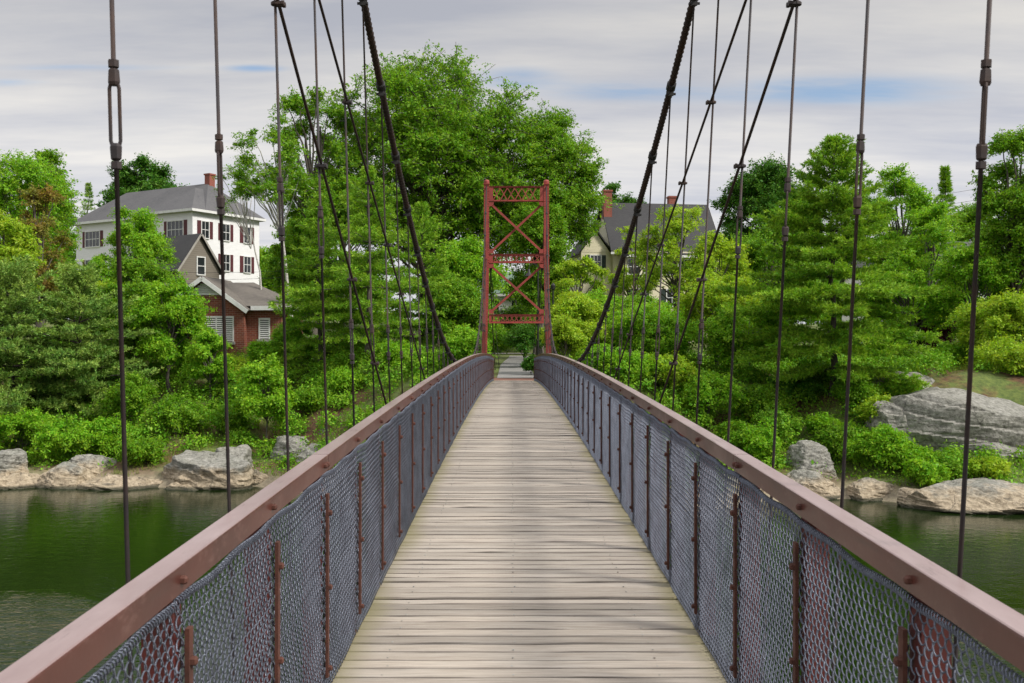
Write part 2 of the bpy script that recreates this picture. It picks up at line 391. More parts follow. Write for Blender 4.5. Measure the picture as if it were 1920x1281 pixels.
def m_rock():
    M = NT("lichen_granite"); v = M.obj(geo=True)
    f = M.noise(v, 0.9, 8, 0.65); g = M.noise(v, 5.5, 7, 0.72); k = M.noise(M.obj((1, 1, 3.5), geo=True), 1.6, 6, 0.6)
    c = M.ramp(g, (0.32, (0.085, 0.08, 0.07)), (0.47, (0.235, 0.228, 0.20)), (0.66, (0.40, 0.39, 0.35)))
    c = M.mix(M.ramp(f, (0.45, 0.0), (0.65, 0.55)), c, (0.20, 0.20, 0.16))
    sp = M.n("ShaderNodeSeparateXYZ"); M.l(M.n("ShaderNodeNewGeometry").outputs["Position"], sp.inputs[0])
    zh = M.math('ADD', sp.outputs[2], M.math('MULTIPLY', M.math('SUBTRACT', f, 0.5), 1.5))
    tan = M.ramp(g, (0.34, (0.20, 0.155, 0.10)), (0.60, (0.48, 0.395, 0.28)))
    c = M.mix(M.ramp(zh, (0.0, 1.0), (0.62, 0.95), (0.95, 0.0)), c, tan)          # flood-bleached band
    c = M.mix(M.ramp(sp.outputs[2], (0.0, 1.0), (0.10, 0.8), (0.16, 0.0)), c, (0.05, 0.05, 0.03))   # wet line
    vo = M.n("ShaderNodeTexVoronoi", feature='DISTANCE_TO_EDGE'); vo.inputs["Scale"].default_value = 0.55
    wv = M.n("ShaderNodeVectorMath", operation='ADD'); M.l(v, wv.inputs[0])
    cbw = M.n("ShaderNodeCombineXYZ"); M.l(M.math('MULTIPLY', f, 1.2), cbw.inputs[0]); M.l(M.math('MULTIPLY', k, 1.2), cbw.inputs[2])
    M.l(cbw.outputs[0], wv.inputs[1]); M.l(wv.outputs[0], vo.inputs["Vector"])
    cr = M.math('MULTIPLY', M.ramp(vo.outputs["Distance"], (0.0, 0.8), (0.013, 0.0)), M.ramp(f, (0.42, 0.0), (0.6, 1.0)))
    c = M.mix(cr, c, (0.055, 0.05, 0.042))
    c = M.mix(M.ramp(k, (0.60, 0.0), (0.66, 0.6)), c, (0.07, 0.068, 0.055))
    M.set("Base Color", c); M.set("Roughness", 0.9)
    M.bump(M.math('SUBTRACT', M.math('ADD', g, M.math('MULTIPLY', k, 0.8)), M.math('MULTIPLY', cr, 0.5)), 0.9, 0.09)
    return M.m
M_rock = m_rock()
def m_ground():
    M = NT("bank_soil_and_turf"); v = M.obj(geo=True)
    f = M.noise(v, 0.35, 6, 0.65); g = M.noise(v, 3.5, 6, 0.7)
    soil = M.ramp(g, (0.3, (0.05, 0.028, 0.016)), (0.65, (0.17, 0.085, 0.042)))
    turf = M.ramp(g, (0.3, (0.05, 0.085, 0.018)), (0.65, (0.15, 0.19, 0.04)))
    c = M.mix(M.ramp(f, (0.44, 0.0), (0.56, 1.0)), soil, turf)
    sp = M.n("ShaderNodeSeparateXYZ"); M.l(M.n("ShaderNodeNewGeometry").outputs["Position"], sp.inputs[0])
    c = M.mix(M.ramp(M.math('MULTIPLY', M.math('SUBTRACT', sp.outputs[1], 45.0), 0.02), (0.10, 0.0), (0.35, 0.8)), c, turf)
    c = M.mix(M.ramp(sp.outputs[2], (0.25, 1.0), (0.75, 0.0)), c, M.ramp(g, (0.3, (0.16, 0.13, 0.09)), (0.6, (0.34, 0.29, 0.2))))
    M.set("Base Color", c); M.set("Roughness", 0.95); M.bump(g, 0.8, 0.08)
    return M.m
M_ground = m_ground()
M_asph = mat_paint("worn_path_asphalt", (0.27, 0.26, 0.25), (0.22, 0.21, 0.20), 0.9, 1.5)

L_oak = mat_leaf("leaf_mid_green", (0.130, 0.300, 0.014), (0.21, 0.39, 0.022))
L_bright = mat_leaf("leaf_bright_green", (0.18, 0.41, 0.018), (0.28, 0.50, 0.030))
L_yellow = mat_leaf("leaf_yellow_green", (0.28, 0.46, 0.024), (0.38, 0.52, 0.04))
L_dark = mat_leaf("leaf_dark_green", (0.048, 0.16, 0.012), (0.085, 0.21, 0.016), 0.25)
L_rust = mat_leaf("leaf_russet", (0.20, 0.24, 0.035), (0.30, 0.20, 0.05))
L_purple = mat_leaf("leaf_purple", (0.05, 0.010, 0.014), (0.08, 0.015, 0.02), 0.2)
L_pine = mat_leaf("needles_blue_green", (0.15, 0.30, 0.055), (0.34, 0.48, 0.10), 0.2, 0.55, 0.7)
L_hem = mat_leaf("needles_green", (0.15, 0.33, 0.022), (0.31, 0.50, 0.042), 0.25, 0.55, 0.7)
L_under = mat_leaf("undergrowth_leaf", (0.14, 0.33, 0.018), (0.235, 0.44, 0.028), 0.3, 0.5, 0.8)
L_grass = mat_leaf("grass_blade", (0.13, 0.22, 0.025), (0.22, 0.26, 0.05), 0.3, 0.6, 0.7)
B_grey = mat_bark("bark_grey", (0.06, 0.05, 0.042), (0.15, 0.13, 0.11))
B_dark = mat_bark("bark_dark", (0.03, 0.025, 0.02), (0.09, 0.075, 0.062))
B_birch = mat_bark("bark_birch", (0.30, 0.28, 0.25), (0.62, 0.60, 0.56), True)

# ------------------------------------------------------------------ terrain, river, path
def deck_z(y): return 4.686 + 0.032 * y - 0.00077 * y * y
def path_z(y): return np.interp(y, (36, 45.1, 60, 75, 84, 110), (4.5, deck_z(45.1) - 0.005, 4.78, 5.15, 5.5, 7.0))
def shore(x):
    s = np.interp(x, (-30, -12, -5, 5, 10, 14, 30), (43.0, 42.2, 38.0, 36.0, 38.5, 38.2, 36.6))
    return s + 0.55 * np.sin(x * 0.55 + 0.4) + 0.3 * np.sin(x * 1.5)
def ground_z(x, y):
    x = np.asarray(x, float); y = np.asarray(y, float)
    t = y - shore(x)
    top = np.interp(x, (-8, -3, 3, 8, 16), (5.7, 4.5, 4.4, 4.4, 4.9))
    ln = np.interp(x, (-12, -4, 4, 9, 14, 22), (17, 8, 7, 15, 12, 9))
    q = np.clip(t / ln, 0, 1)
    z = 0.35 * sm(t / 0.8) + (top - 0.35) * (0.45 * q + 0.55 * sm(q))
    z = z + 2.7 * sm((y - 58) / 40) + np.clip(y - 98, 0, 400) * 0.02
    z = z + 0.16 * np.sin(x * 0.8 + y * 0.6) * sm(t / 4) + 0.10 * np.sin(x * 1.9 - y * 1.3) * sm(t / 4)
    z = np.where(t < 0, np.maximum(-2.5, t * 0.4 - 0.02), z)
    wgt = np.exp(-(x / 3.2) ** 4) * sm((y - 37) / 3)
    z = z * (1 - wgt) + (path_z(y) - 0.03) * wgt
    wr = sm((4.0 - np.abs(y - 81)) / 2.5) * sm((45 - np.abs(x)) / 20)
    z = z * (1 - wr) + (path_z(81.0) - 0.03) * wr
    nb = np.clip((-4 - y) / 8, 0, 1)
    z = np.where(y < 0, np.where(y < -4, -0.5 + 5.1 * sm(nb), -2.5 + 2.0 * sm(-y / 4)), z)
    return z
def axis(*parts): return np.unique(np.round(np.concatenate(parts), 4))
gx = axis(np.arange(-46, 46.1, 0.55), np.arange(-120, 121, 6), np.arange(-400, 401, 40), np.linspace(-2500, 2500, 21))
gy = axis(np.arange(33, 66, 0.5), np.arange(66, 130, 2.5), np.arange(-16, 33, 2), np.arange(130, 420, 25), np.linspace(-1500, 3500, 21))
X, Y = np.meshgrid(gx, gy)
Z = ground_z(X, Y)
V = np.stack((X, Y, Z), -1).reshape(-1, 3)
nx, ny = len(gx), len(gy)
i = np.arange(ny - 1)[:, None] * nx + np.arange(nx - 1)[None]
mb = MB(); mb.add(V, np.stack((i, i + 1, i + nx + 1, i + nx), -1).reshape(-1, 4))
tag(mb.build("ground", M_ground, None, True), "river banks of soil and turf rising to the town", kind="structure")
mb = MB(); mb.add([(-2400, -6, 0), (2400, -6, 0), (2400, 48, 0), (-2400, 48, 0)], [(0, 1, 2, 3)])
tag(mb.build("river", M_water), "rippled green river under the bridge", kind="structure")
# path beyond the deck: brick landing, then asphalt curving off to the street
mb = MB(); ys = np.linspace(45.12, 47.4, 6); 
mb.add([(sx * 1.05, yy, path_z(yy) + 0.004) for yy in ys for sx in (-1, 1)], [(2 * k, 2 * k + 1, 2 * k + 3, 2 * k + 2) for k in range(5)])
tag(mb.build("brick_landing", M_pave), kind="structure")
ys = np.linspace(47.4, 78, 32)
mb = MB(); pv = []
for yy in ys:
    c = 0.12 + 0.9 * sm((yy - 60) / 18); hw = 0.95 + 0.35 * sm((yy - 58) / 18)
    pv += [(c - hw, yy, path_z(yy) + 0.008), (c + hw, yy, path_z(yy) + 0.008)]
mb.add(pv, [(2 * k, 2 * k + 1, 2 * k + 3, 2 * k + 2) for k in range(31)])
tag(mb.build("path", M_asph), kind="structure")
mb = MB(); xs = np.linspace(-42, 42, 60); zr = float(path_z(81.0))
mb.add([(xx, 81 + sy + xx * 0.03, zr + 0.02) for xx in xs for sy in (-2.2, 2.2)], [(2 * k, 2 * k + 2, 2 * k + 3, 2 * k + 1) for k in range(59)])
tag(mb.build("road", M_asph), kind="structure")

# ------------------------------------------------------------------ footbridge
DECK_END = 45.1
rng = np.random.default_rng(7)
bridge = thing("footbridge_deck", "long narrow plank deck of the suspension footbridge, weathered grey boards", "bridge deck", (0, 0, deck_z(0)))
z0 = deck_z(0)
mb = MB(); y = -2.5
while y < DECK_END - 0.02:
    wd = rng.choice((0.112, 0.116, 0.121)); wd = min(wd, DECK_END - y)
    gp = rng.uniform(.0035, .0062); a, b = y + gp, y + wd - gp
    xl, xr = -0.945 - rng.uniform(0, .012), 0.945 + rng.uniform(0, .012)
    dz = rng.normal(0, 0.0026); tl = rng.normal(0, 0.0016)
    za, zb = deck_z(a) - z0 + dz - tl, deck_z(b) - z0 + dz + tl
    e = 0.009
    P = []
    for xx in np.linspace(xl, xr, 9):
        bow = rng.normal(0, 0.0012)
        P += [(xx, a, za - .04), (xx, a, za - e), (xx, a + e, za + bow), (xx, b - e, zb + bow), (xx, b, zb - e), (xx, b, zb - .04)]
    Q = []
    for k in range(8):
        for j in range(6):
            Q.append((6 * k + j, 6 * k + (j + 1) % 6, 6 * k + 6 + (j + 1) % 6, 6 * k + 6 + j))
    mb.add(P, Q, [(5, 4, 3, 2, 1, 0), (48, 49, 50, 51, 52, 53)])
    y += wd
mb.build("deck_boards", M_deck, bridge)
mb = MB()
for y in np.arange(-2.4, 45, 0.116):
    for x in (-0.08, 0.62, -0.70):
        xx = x + rng.normal(0, 0.006); zz_ = deck_z(y) - z0 + 0.0025
        mb.tube([(xx, y, zz_ - .006), (xx, y, zz_)], [.0055, .0055], 6)
mb.build("nails", mat_paint("nail_heads", (0.5, 0.5, 0.48), (0.3, 0.25, 0.2), 0.5, 9, 0.4), bridge)
yy = np.linspace(-2.5, DECK_END, 60)
for sx in (-1, 1):
    mb = MB(); V = []
    for y in yy:
        z = deck_z(y) - z0
        V += [(sx * 0.936, y, z + .030), (sx * 0.942, y, z + .030), (sx * 0.942, y, z + .0042), (sx * 0.99, y, z + .0042), (sx * .99, y, z - .002), (sx * .936, y, z + .004)]
    Q = [(6 * k + j, 6 * k + (j + 1) % 6, 6 * k + 6 + (j + 1) % 6, 6 * k + 6 + j) for k in range(59) for j in range(6)]
    mb.add(V, Q); mb.build("edge_angle", M_dark, bridge)
    mb = MB(); V = []
    for y in yy:
        z = deck_z(y) - z0
        V += [(sx * .80, y, z - .04), (sx * .92, y, z - .04), (sx * .92, y, z - .26), (sx * .80, y, z - .26)]
    Q = [(4 * k + j, 4 * k + (j + 1) % 4, 4 * k + 4 + (j + 1) % 4, 4 * k + 4 + j) for k in range(59) for j in range(4)]
    mb.add(V, Q); mb.build("stringer", M_beam, bridge)
SP = 0.915
SUS_Y = [2.56 + 0.92 * k for k in range(-3, 38)]
mb = MB(); mb.box(-1.17, 1.17, -.05, .05, -.42, -.265); beam_me = mb.mesh("floor_beam", M_beam)
for y in SUS_Y:
    o = link("floor_beam", beam_me, bridge); o.location = (0, y, deck_z(y) - z0)

# railings: capped brown rail, square red posts, chain-link panels, rusty flat bars
POST_Y = [2.41 + SP * k for k in range(-5, 46)]
POST_Y = [y for y in POST_Y if y < DECK_END - 0.05]
def panel(seed):
    """woven chain link: flattened spirals running along the rail, each hooked into the next row"""
    r = np.random.default_rng(seed)
    row, per = 0.0280, 0.041
    nrow = 35; amp = row * 0.56
    ph = r.uniform(0, 6, 4); droop = r.uniform(0.002, 0.010)
    th = np.linspace(0, 2 * math.pi * SP / per, int(SP / per * 8))
    A, B = [], []
    for k in range(nrow):
        f = th + (math.pi if k % 2 else 0)
        y = th / (2 * math.pi) * per + r.normal(0, .003)
        sag = np.sin(math.pi * np.clip(y / SP, 0, 1)); zt = (k + .5) / nrow
        c = np.cos(f)
        z = row * (k + .6) + amp * (np.arcsin(c * .985) / 1.40) - zt ** 3 * droop * sag + .003 * zt * np.sin(13 * y + ph[2])
        x = 0.0050 * np.sin(f) + .002 * np.sin(9 * y + 6 * zt + ph[0]) + .002 * np.sin(23 * zt + ph[1])
        P = np.stack((x, y, z), -1); A.append(P[:-1]); B.append(P[1:])
    # twisted selvage along the top
    f = np.linspace(0, 2 * math.pi * SP / .030, int(SP / .030 * 7)); y = f / (2 * math.pi) * .030
    zb_ = row * (nrow + .35) - droop * np.sin(math.pi * y / SP) + .005 * np.sin(13 * y + ph[2])
    for o_ in (0, math.pi):
        P = np.stack((.0075 * np.sin(f + o_), y, zb_ + .011 * np.cos(f + o_)), -1); A.append(P[:-1]); B.append(P[1:])
    mb = MB(); mb.segs(np.concatenate(A), np.concatenate(B), 0.0024, 4)
    return mb.mesh("chain_link_panel", M_wire, True)
PANELS = [panel(s) for s in range(6)]
def bolt_mb(r, h, sx):
    mb = MB(); mb.tube([(0, 0, 0), (-sx * h * .7, 0, 0), (-sx * h, 0, 0)], [r, r, r * .6], 6); return mb
for sx, side in ((-1, "left"), (1, "right")):
    rail = thing("railing", f"brown capped railing with chain-link mesh along the {side} edge of the deck", "railing", (sx * 0.95, 0, z0), 0, "railings along the footbridge")
    # local origin: x 0 = 0.95 out; inner face of the rail at 0.915
    yy = np.linspace(-2.6, 45.25, 110)
    seams = [POST_Y[k] + 0.10 for k in range(3, len(POST_Y), 4)]
    ends = [-2.6] + seams + [45.25]
    for a, b in zip(ends[:-1], ends[1:]):
        a += 0.003; b -= 0.003
        n = max(3, int((b - a) / 0.45)); mb = MB(); V = []
        for y in np.linspace(a, b, n):
            z = deck_z(y) - z0 + 1.08
            e = 0.006; xi, xo, h = -sx * 0.035, sx * 0.041, 0.07
            s_ = lambda f: xi + sx * f
            V += [(xi, y, z - h), (xi, y, z - e), (s_(e * .3), y, z - e * .3), (s_(e), y, z), (xo - sx * e, y, z), (xo, y, z - e), (xo, y, z - h), (xo - sx * .01, y, z - h), (xo - sx * .01, y, z - h + .03), (xi + sx * .01, y, z - h + .03), (xi + sx * .01, y, z - h)]
        m = 11
        Q = [(m * k + j, m * k + (j + 1) % m, m * k + m + (j + 1) % m, m * k + m + j) for k in range(n - 1) for j in range(m)]
        mb.add(V, Q, [tuple(range(m))], [tuple(range((n - 1) * m, n * m))[::-1]])
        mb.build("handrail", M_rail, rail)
    mb = MB(); mb.box(-.037, .037, -.037, .037, -.30, 1.011); post_me = mb.mesh("post", M_redpost)
    bm_ = MB()
    bm_.box(-.006, .006, -.015, .015, .10, .915)
    for zb in (.14, .5, .83): bm_.tube([(-sx * .005, 0, zb), (-sx * .018, 0, zb), (-sx * .022, 0, zb)], [.013, .013, .008], 6)
    bar_me = bm_.mesh("flat_bar", M_rust)
    bolt_me = bolt_mb(.0115, .016, sx).mesh("bolt", M_rust)
    for k, y in enumerate(POST_Y):
        z = deck_z(y) - z0; sl = math.atan(0.032 - 0.00154 * y)
        o = link("post", post_me, rail); o.location = (sx * 0.015, y, z)
        o = link("flat_bar", bar_me, rail); o.location = (-sx * 0.044, y + 0.03, z); o.rotation_euler = (rng.normal(0, .006), 0, 0)
        o = link("bolt", bolt_me, rail); o.location = (-sx * 0.035, y, z + 1.043)
        if k >= 3 and (k - 3) % 4 == 0:
            o = link("bolt", bolt_me, rail); o.location = (-sx * 0.035, y + 0.05, z + 1.043)
        if k < len(POST_Y) - 1:
            o = link("chain_link_panel", PANELS[int(rng.integers(6))], rail)
            o.location = (-sx * 0.030, y, z); o.rotation_euler = (sl, 0, 0)
            if rng.random() < .5: pass

# cables: x of the cable plane leans outward with height, more on the right, and runs in to the far tower
TW_Y, TW_X, TW_HS = 37.7, 0.09, 1.174
def cab_x(sx, h, y):
    near = 1.11 + (0.028 if sx < 0 else 0.052) * (h + 0.6)
    far = 1.11 + ((-TW_X + TW_HS - 1.11) if sx < 0 else (TW_X + TW_HS - 1.11)) * np.clip((h + 0.6) / 6.8, 0, 1)
    t = sm((np.asarray(y, float) - 17) / 5)
    return sx * (near * (1 - t) + far * t)
def cab_h(y):
    y = np.asarray(y, float)
    return np.where(y < 19.3, -0.43 + 0.0204 * (y - 19.3) ** 2, -0.43 + 6.63 * (np.maximum(y - 22.5, 0) / (TW_Y - 22.5)) ** 2.9)
for sx, side in ((-1, "left"), (1, "right")):
    mc = thing("main_cable", f"thick wire-wrapped dark main cable sweeping down on the {side} side", "bridge cable", (0, 0, EYE), 0, "main suspension cables")
    ya = np.concatenate((np.arange(-0.2, 20, 0.010), np.arange(20, TW_Y + .01, 0.05)))
    h = cab_h(ya)
    P = np.stack((cab_x(sx, h, ya), ya, h), -1)
    s_len = np.concatenate(([0], np.cumsum(np.linalg.norm(np.diff(P, axis=0), axis=1))))
    R = np.where(ya < 20, 0.0275 + 0.0035 * np.sin(s_len * 2 * math.pi / 0.05), 0.026)
    mb = MB(); mb.tube(P, R, 10); mb.build("cable", M_cable, mc, True)
    mb = MB()
    yb = np.linspace(TW_Y, 58, 12); tt = (yb - TW_Y) / (58 - TW_Y)
    mb.tube(np.stack((np.full(12, TW_X + sx * TW_HS), yb, 6.2 - 8.2 * tt - .6 * np.sin(math.pi * tt)), -1), .026, 8)
    mb.build("backstay", M_cable, mc, True)
    for k, y in enumerate(SUS_Y):
        if y > TW_Y - 0.6 or y < 0: continue
        h = float(cab_h(y)); sl = float((cab_h(y + .05) - cab_h(y - .05)) / .1)
        x = float(cab_x(sx, h, y)); d = np.array((0, 1, sl)) / math.hypot(1, sl)
        c = np.array((x, y, h)); mb = MB()
        mb.tube([c - d * .055, c - d * .05, c + d * .02, c + d * .025], [.034, .040, .040, .034], 12)
        mb.obox(c + np.array((0, 0, -.05)), (.022, 0, 0), (0, .012, 0), (0, 0, .02))
        mb.cyl(c + np.array((-.04, 0, -.055)), c + np.array((.04, 0, -.055)), .011, 6)
        mb.build("cable_band", M_dark, mc)

def suspender(k, y, sx, side):
    h1 = float(cab_h(y)) - 0.05; hb = deck_z(y) - EYE - 0.36
    xb, xt = float(cab_x(sx, hb, y)), float(cab_x(sx, h1, y))
    L = h1 - hb
    if L < 0.35: return
    n = k - 2
    if y < 6: th, tk = 0.605, "open turnbuckle high above the rail"
    elif y < 32: th, tk = 0.0 + float(np.random.default_rng(k).normal(0, .01)), "turnbuckle just above rail height"
    else: th, tk = 0.5, "turnbuckle above the rail"
    if y > 12: th = min(th, h1 - 0.3)
    lab = f"{ORD[n-1]} steel suspender rod from the near end on the {side} side"
    t = thing("suspender", lab, "suspender rod", (xb, y, EYE + hb), 0, f"suspender rods on the {side} side of the bridge")
    p = lambda hh: np.array(((xt - xb) * (hh - hb) / L, 0, hh - hb))
    r = 0.0066
    mb = MB()
    if th - .12 > hb + .2:
        mb.cyl(p(hb), p(th - .085), r, 8); mb.cyl(p(th + .085), p(h1), r, 8)
    else: mb.cyl(p(hb), p(h1), r, 8); th = None
    mb.build("rod", M_steel, t, True)
    mb = MB(); mb.tube([p(hb - .03), p(hb + .03)], [.02, .02], 6); mb.build("anchor_nut", M_steel, t)
    if th is not None:
        g = np.random.default_rng(k * 7 + int(sx)); a = (0.1, 1.45, 1.3, 0.15)[n - 1] if n <= 4 and n >= 1 else g.uniform(0, 3.14)
        if sx > 0 and n == 1: a = 1.35
        if sx > 0 and n == 2: a = 0.6
        d = np.array((math.cos(a), math.sin(a), 0)); mb = MB()
        for s_ in (-1, 1):
            mb.tube([p(th - .085) + s_ * d * .008, p(th - .07) + s_ * d * .0125, p(th + .07) + s_ * d * .0125, p(th + .085) + s_ * d * .008], [.0055, .0052, .0052, .0055], 6)
        for e in (-1, 1):
            mb.tube([p(th + e * .078), p(th + e * .086), p(th + e * .118), p(th + e * .122)], [.013, .0165, .0145, .010], 6)
            mb.tube([p(th + e * .126), p(th + e * .145)], [.0145, .0145], 6)
        mb.build("turnbuckle", M_steel, t)
for sx, side in ((-1, "left"), (1, "right")):
    k = 0
    for k, y in enumerate(SUS_Y):
        if k < 3 or y > TW_Y - 0.6: continue
        suspender(k, y, sx, side)

def stay(sx, side, y0, h0, slope, clamp_ys, label, grp, sgn=1):
    hb_y = None
    ys = np.linspace(y0, clamp_ys[-1] + sgn * (1.5 if abs(slope) > .5 else 2.2), 30)
    h = h0 - slope * np.abs(ys - y0) - 0.05 * np.sin(math.pi * np.clip(np.abs(ys - y0) / 9, 0, 1))
    P = np.stack((cab_x(sx, h, ys) - sx * 0.016, ys, h), -1)
    t = thing("stay_cable", label, "stay cable", (0, 0, EYE), 0, grp)
    mb = MB(); mb.tube(P, 0.0085, 8); mb.build("wire_rope", M_cable, t, True)
    for y in clamp_ys:
        hh = float(np.interp(abs(y - y0), np.abs(ys - y0), h)); x = float(cab_x(sx, hh, y))
        c = np.array((x - sx * .006, y, hh)); mb = MB()
        mb.tube([c + (0, 0, -.010), c + (0, 0, -.006), c + (0, 0, .006), c + (0, 0, .010)], [.016, .026, .026, .016], 10)
        for s_ in (-1, 1):
            mb.cyl(c + np.array((-sx * .030, s_ * .014, 0)), c + np.array((sx * .014, s_ * .014, 0)), .007, 6)
            mb.tube([c + np.array((-sx * .026, s_ * .014, 0)), c + np.array((-sx * .038, s_ * .014, 0))], [.013, .013], 6)
        mb.obox(c + np.array((-sx * .012, 0, 0)), (.022, 0, 0), (0, .024, 0), (0, 0, .007))
        mb.build("rope_clamp", M_steel, t)
for sx, side in ((-1, "left"), (1, "right")):
    stay(sx, side, 0.7, 3.9, 0.623, [y for y in SUS_Y if 1.5 < y < 7.6], f"steeper dark wire stay nearest the camera on the {side}, clamped to the rods", "diagonal stay cables")
    stay(sx, side, 0.7, 3.9, 0.415, [y for y in SUS_Y if 1.5 < y < 11.6], f"longer shallower dark wire stay reaching farther along the {side} rail", "diagonal stay cables")
    stay(sx, side, TW_Y, 3.3, 0.56, [y for y in SUS_Y[::-1] if 31.2 < y < TW_Y - .6], f"steep wire stay dropping from the red tower on its {side} side", "diagonal stay cables", -1)
    stay(sx, side, TW_Y, 3.3, 0.37, [y for y in SUS_Y[::-1] if 27.6 < y < TW_Y - .6], f"shallow wire stay dropping from the red tower on its {side} side", "diagonal stay cables", -1)

# ------------------------------------------------------------------ tower
TZ = 1.6
tower = thing("bridge_tower", "red riveted steel bridge tower with crossed braces at the far end", "bridge tower", (TW_X, TW_Y, TZ))
def hz(h): return EYE + h - TZ
top_h = hz(6.15)
for sx in (-1, 1):
    mb = MB(); xo = sx * TW_HS
    def legx(z): return xo + sx * 0.11 * np.clip((hz(3.0) - z) / 4.5, 0, 1)
    zs = np.linspace(0, top_h, 12)
    for a, b in zip(zs[:-1], zs[1:]):
        xa, xb = legx(a), legx(b)
        for oy in (-.11, .11): mb.bar((xa, oy, a), (xb, oy, b), .205, .012, (1, 0, 0))
        mb.bar((xa + .094, 0, a), (xb + .094, 0, b), .20, .012, (0, 1, 0)); mb.bar((xa - .094, 0, a), (xb - .094, 0, b), .20, .012, (0, 1, 0))
    for z in np.arange(.2, top_h, .10):
        for ox in (-.08, .08):
            mb.tube([(legx(z) + ox, -.115, z), (legx(z) + ox, -.124, z), (legx(z) + ox, -.130, z)], [.016, .014, .007], 6)
    mb.build("leg", M_red, tower)
    mb = MB()
    mb.box(xo - .12, xo + .12, -.15, .15, top_h, top_h + .035)
    mb.tube_z(np.array((xo, 0, top_h + .035)), [(.105, 0), (.112, .03), (.112, .10), (.09, .145), (.05, .165), (0.001, .17)], 14)
    mb.build("saddle_cap", M_red, tower, False)
    mb = MB(); mb.box(xo + sx * .06 - .35, xo + sx * .06 + .35, -.45, .45, -.5, .02); mb.build("base_plate", M_conc, tower)
def lattice(name, h0, h1, x0, x1, n, w, chord, plate, bar_w):
    mb = MB(); z0_, z1_ = hz(h0), hz(h1)
    for oy in (-.085, .085):
        mb.box(x0, x1, oy - .01, oy + .01, z1_ - chord, z1_); mb.box(x0, x1, oy - .01, oy + .01, z0_, z0_ + chord)
        mb.box(x0, x0 + plate, oy - .013, oy + .013, z0_ + chord, z1_ - chord); mb.box(x1 - plate, x1, oy - .013, oy + .013, z0_ + chord, z1_ - chord)
        if oy > 0: continue
        xa, xb = x0 + plate, x1 - plate; p = (xb - xa) / n; half = p * .5
        za, zb = z0_ + chord * .6, z1_ - chord * .6
        o1, o2 = (-.006, .006)
        for k in range(int(n * 2) + 1):
            for s_, oo in ((1, o1), (-1, o2)):
                xs_, xe = xa + k * half, xa + k * half + s_ * w
                if min(xs_, xe) < xa - .02 or max(xs_, xe) > xb + .02: continue
                if (k % 2) == 0 or n > 20: mb.bar((xs_, oy + oo, za), (xe, oy + oo, zb), bar_w, .008, (1, 0, 0))
    for z in (z0_ - .004, z1_ - .004): mb.box(x0, x1, -.125, .125, z, z + .008)
    mb.build(name, M_red, tower)
IN = TW_HS - .095
lattice("top_beam", 5.50, 6.08, -IN, IN, 6.5, .30, .05, .16, .034)
lattice("cross_strut", 3.08, 3.42, -IN, IN, 9, .20, .075, .16, .026)
lattice("cross_strut", 0.72, 1.06, -IN, IN, 11, .16, .075, .10, .026)
for (ha, hb_) in ((5.47, 3.45), (3.05, 1.09)):
    for s_, oy in ((1, -.05), (-1, .05)):
        mb = MB()
        a = (-s_ * (IN - .06), oy, hz(ha - .06)); b = (s_ * (IN - .06), oy, hz(hb_ + .06))
        mb.bar(a, b, .085, .012, (1, 0, 0)); d = np.subtract(b, a); d = d / np.linalg.norm(d)
        mb.bar(np.add(a, (0, .035, 0)), np.add(b, (0, .035, 0)), .012, .07, (1, 0, 0))
        mb.build("diagonal_brace", M_red, tower)
for h in (5.47, 3.45, 3.05, 1.09):
    for s_ in (-1, 1):
        up_ = -1 if h in (5.47, 3.05) else 1
        mb = MB(); x0 = s_ * (IN + .0); x1 = s_ * (IN - .20); z_ = hz(h)
        for oy in (-.10, -.088):
            pass
        Pf = [(x0, z_), (x1, z_), (x1 + s_ * .02, z_ + up_ * .10), (s_ * (IN - .12), z_ + up_ * .16), (x0, z_ + up_ * .18)]
        V = [(px, -.104, pz) for px, pz in Pf] + [(px, -.092, pz) for px, pz in Pf]
        mb.add(V, [(0, 1, 2, 3, 4)], [(9, 8, 7, 6, 5)], [(j, (j + 1) % 5, 5 + (j + 1) % 5, 5 + j) for j in range(5)])
        mb.build("gusset_plate", M_red, tower)
for sx, side in ((-1, "left"), (1, "right")):
    mb = MB(); mb.box(-.65, .65, -.8, .8, -3.2, 1.12)
    o = mb.build("tower_pier", M_conc); o.location = (TW_X + sx * 1.23, TW_Y, 0)
    tag(o, f"concrete pier under the {side} leg of the red tower", "pier", "concrete tower piers")
    mb = MB(); P0 = np.array((TW_X + sx * (TW_HS - .16), TW_Y + .25, EYE + 2.95)); P1 = np.array((TW_X + sx * 0.88, 52.5, EYE - 1.5))
    mb.tube([P0, P1], .016, 6); mb.tube([P0 + (0, -.1, .1), P0 + (0, 0, .02), P0 + (0, .1, -.12)], [.04, .075, .05], 8)
    tag(mb.build("anchor_rope", M_dark), f"black rope running down from the tower's middle strut to the {side} of the path", "stay cable", "tower anchor ropes")

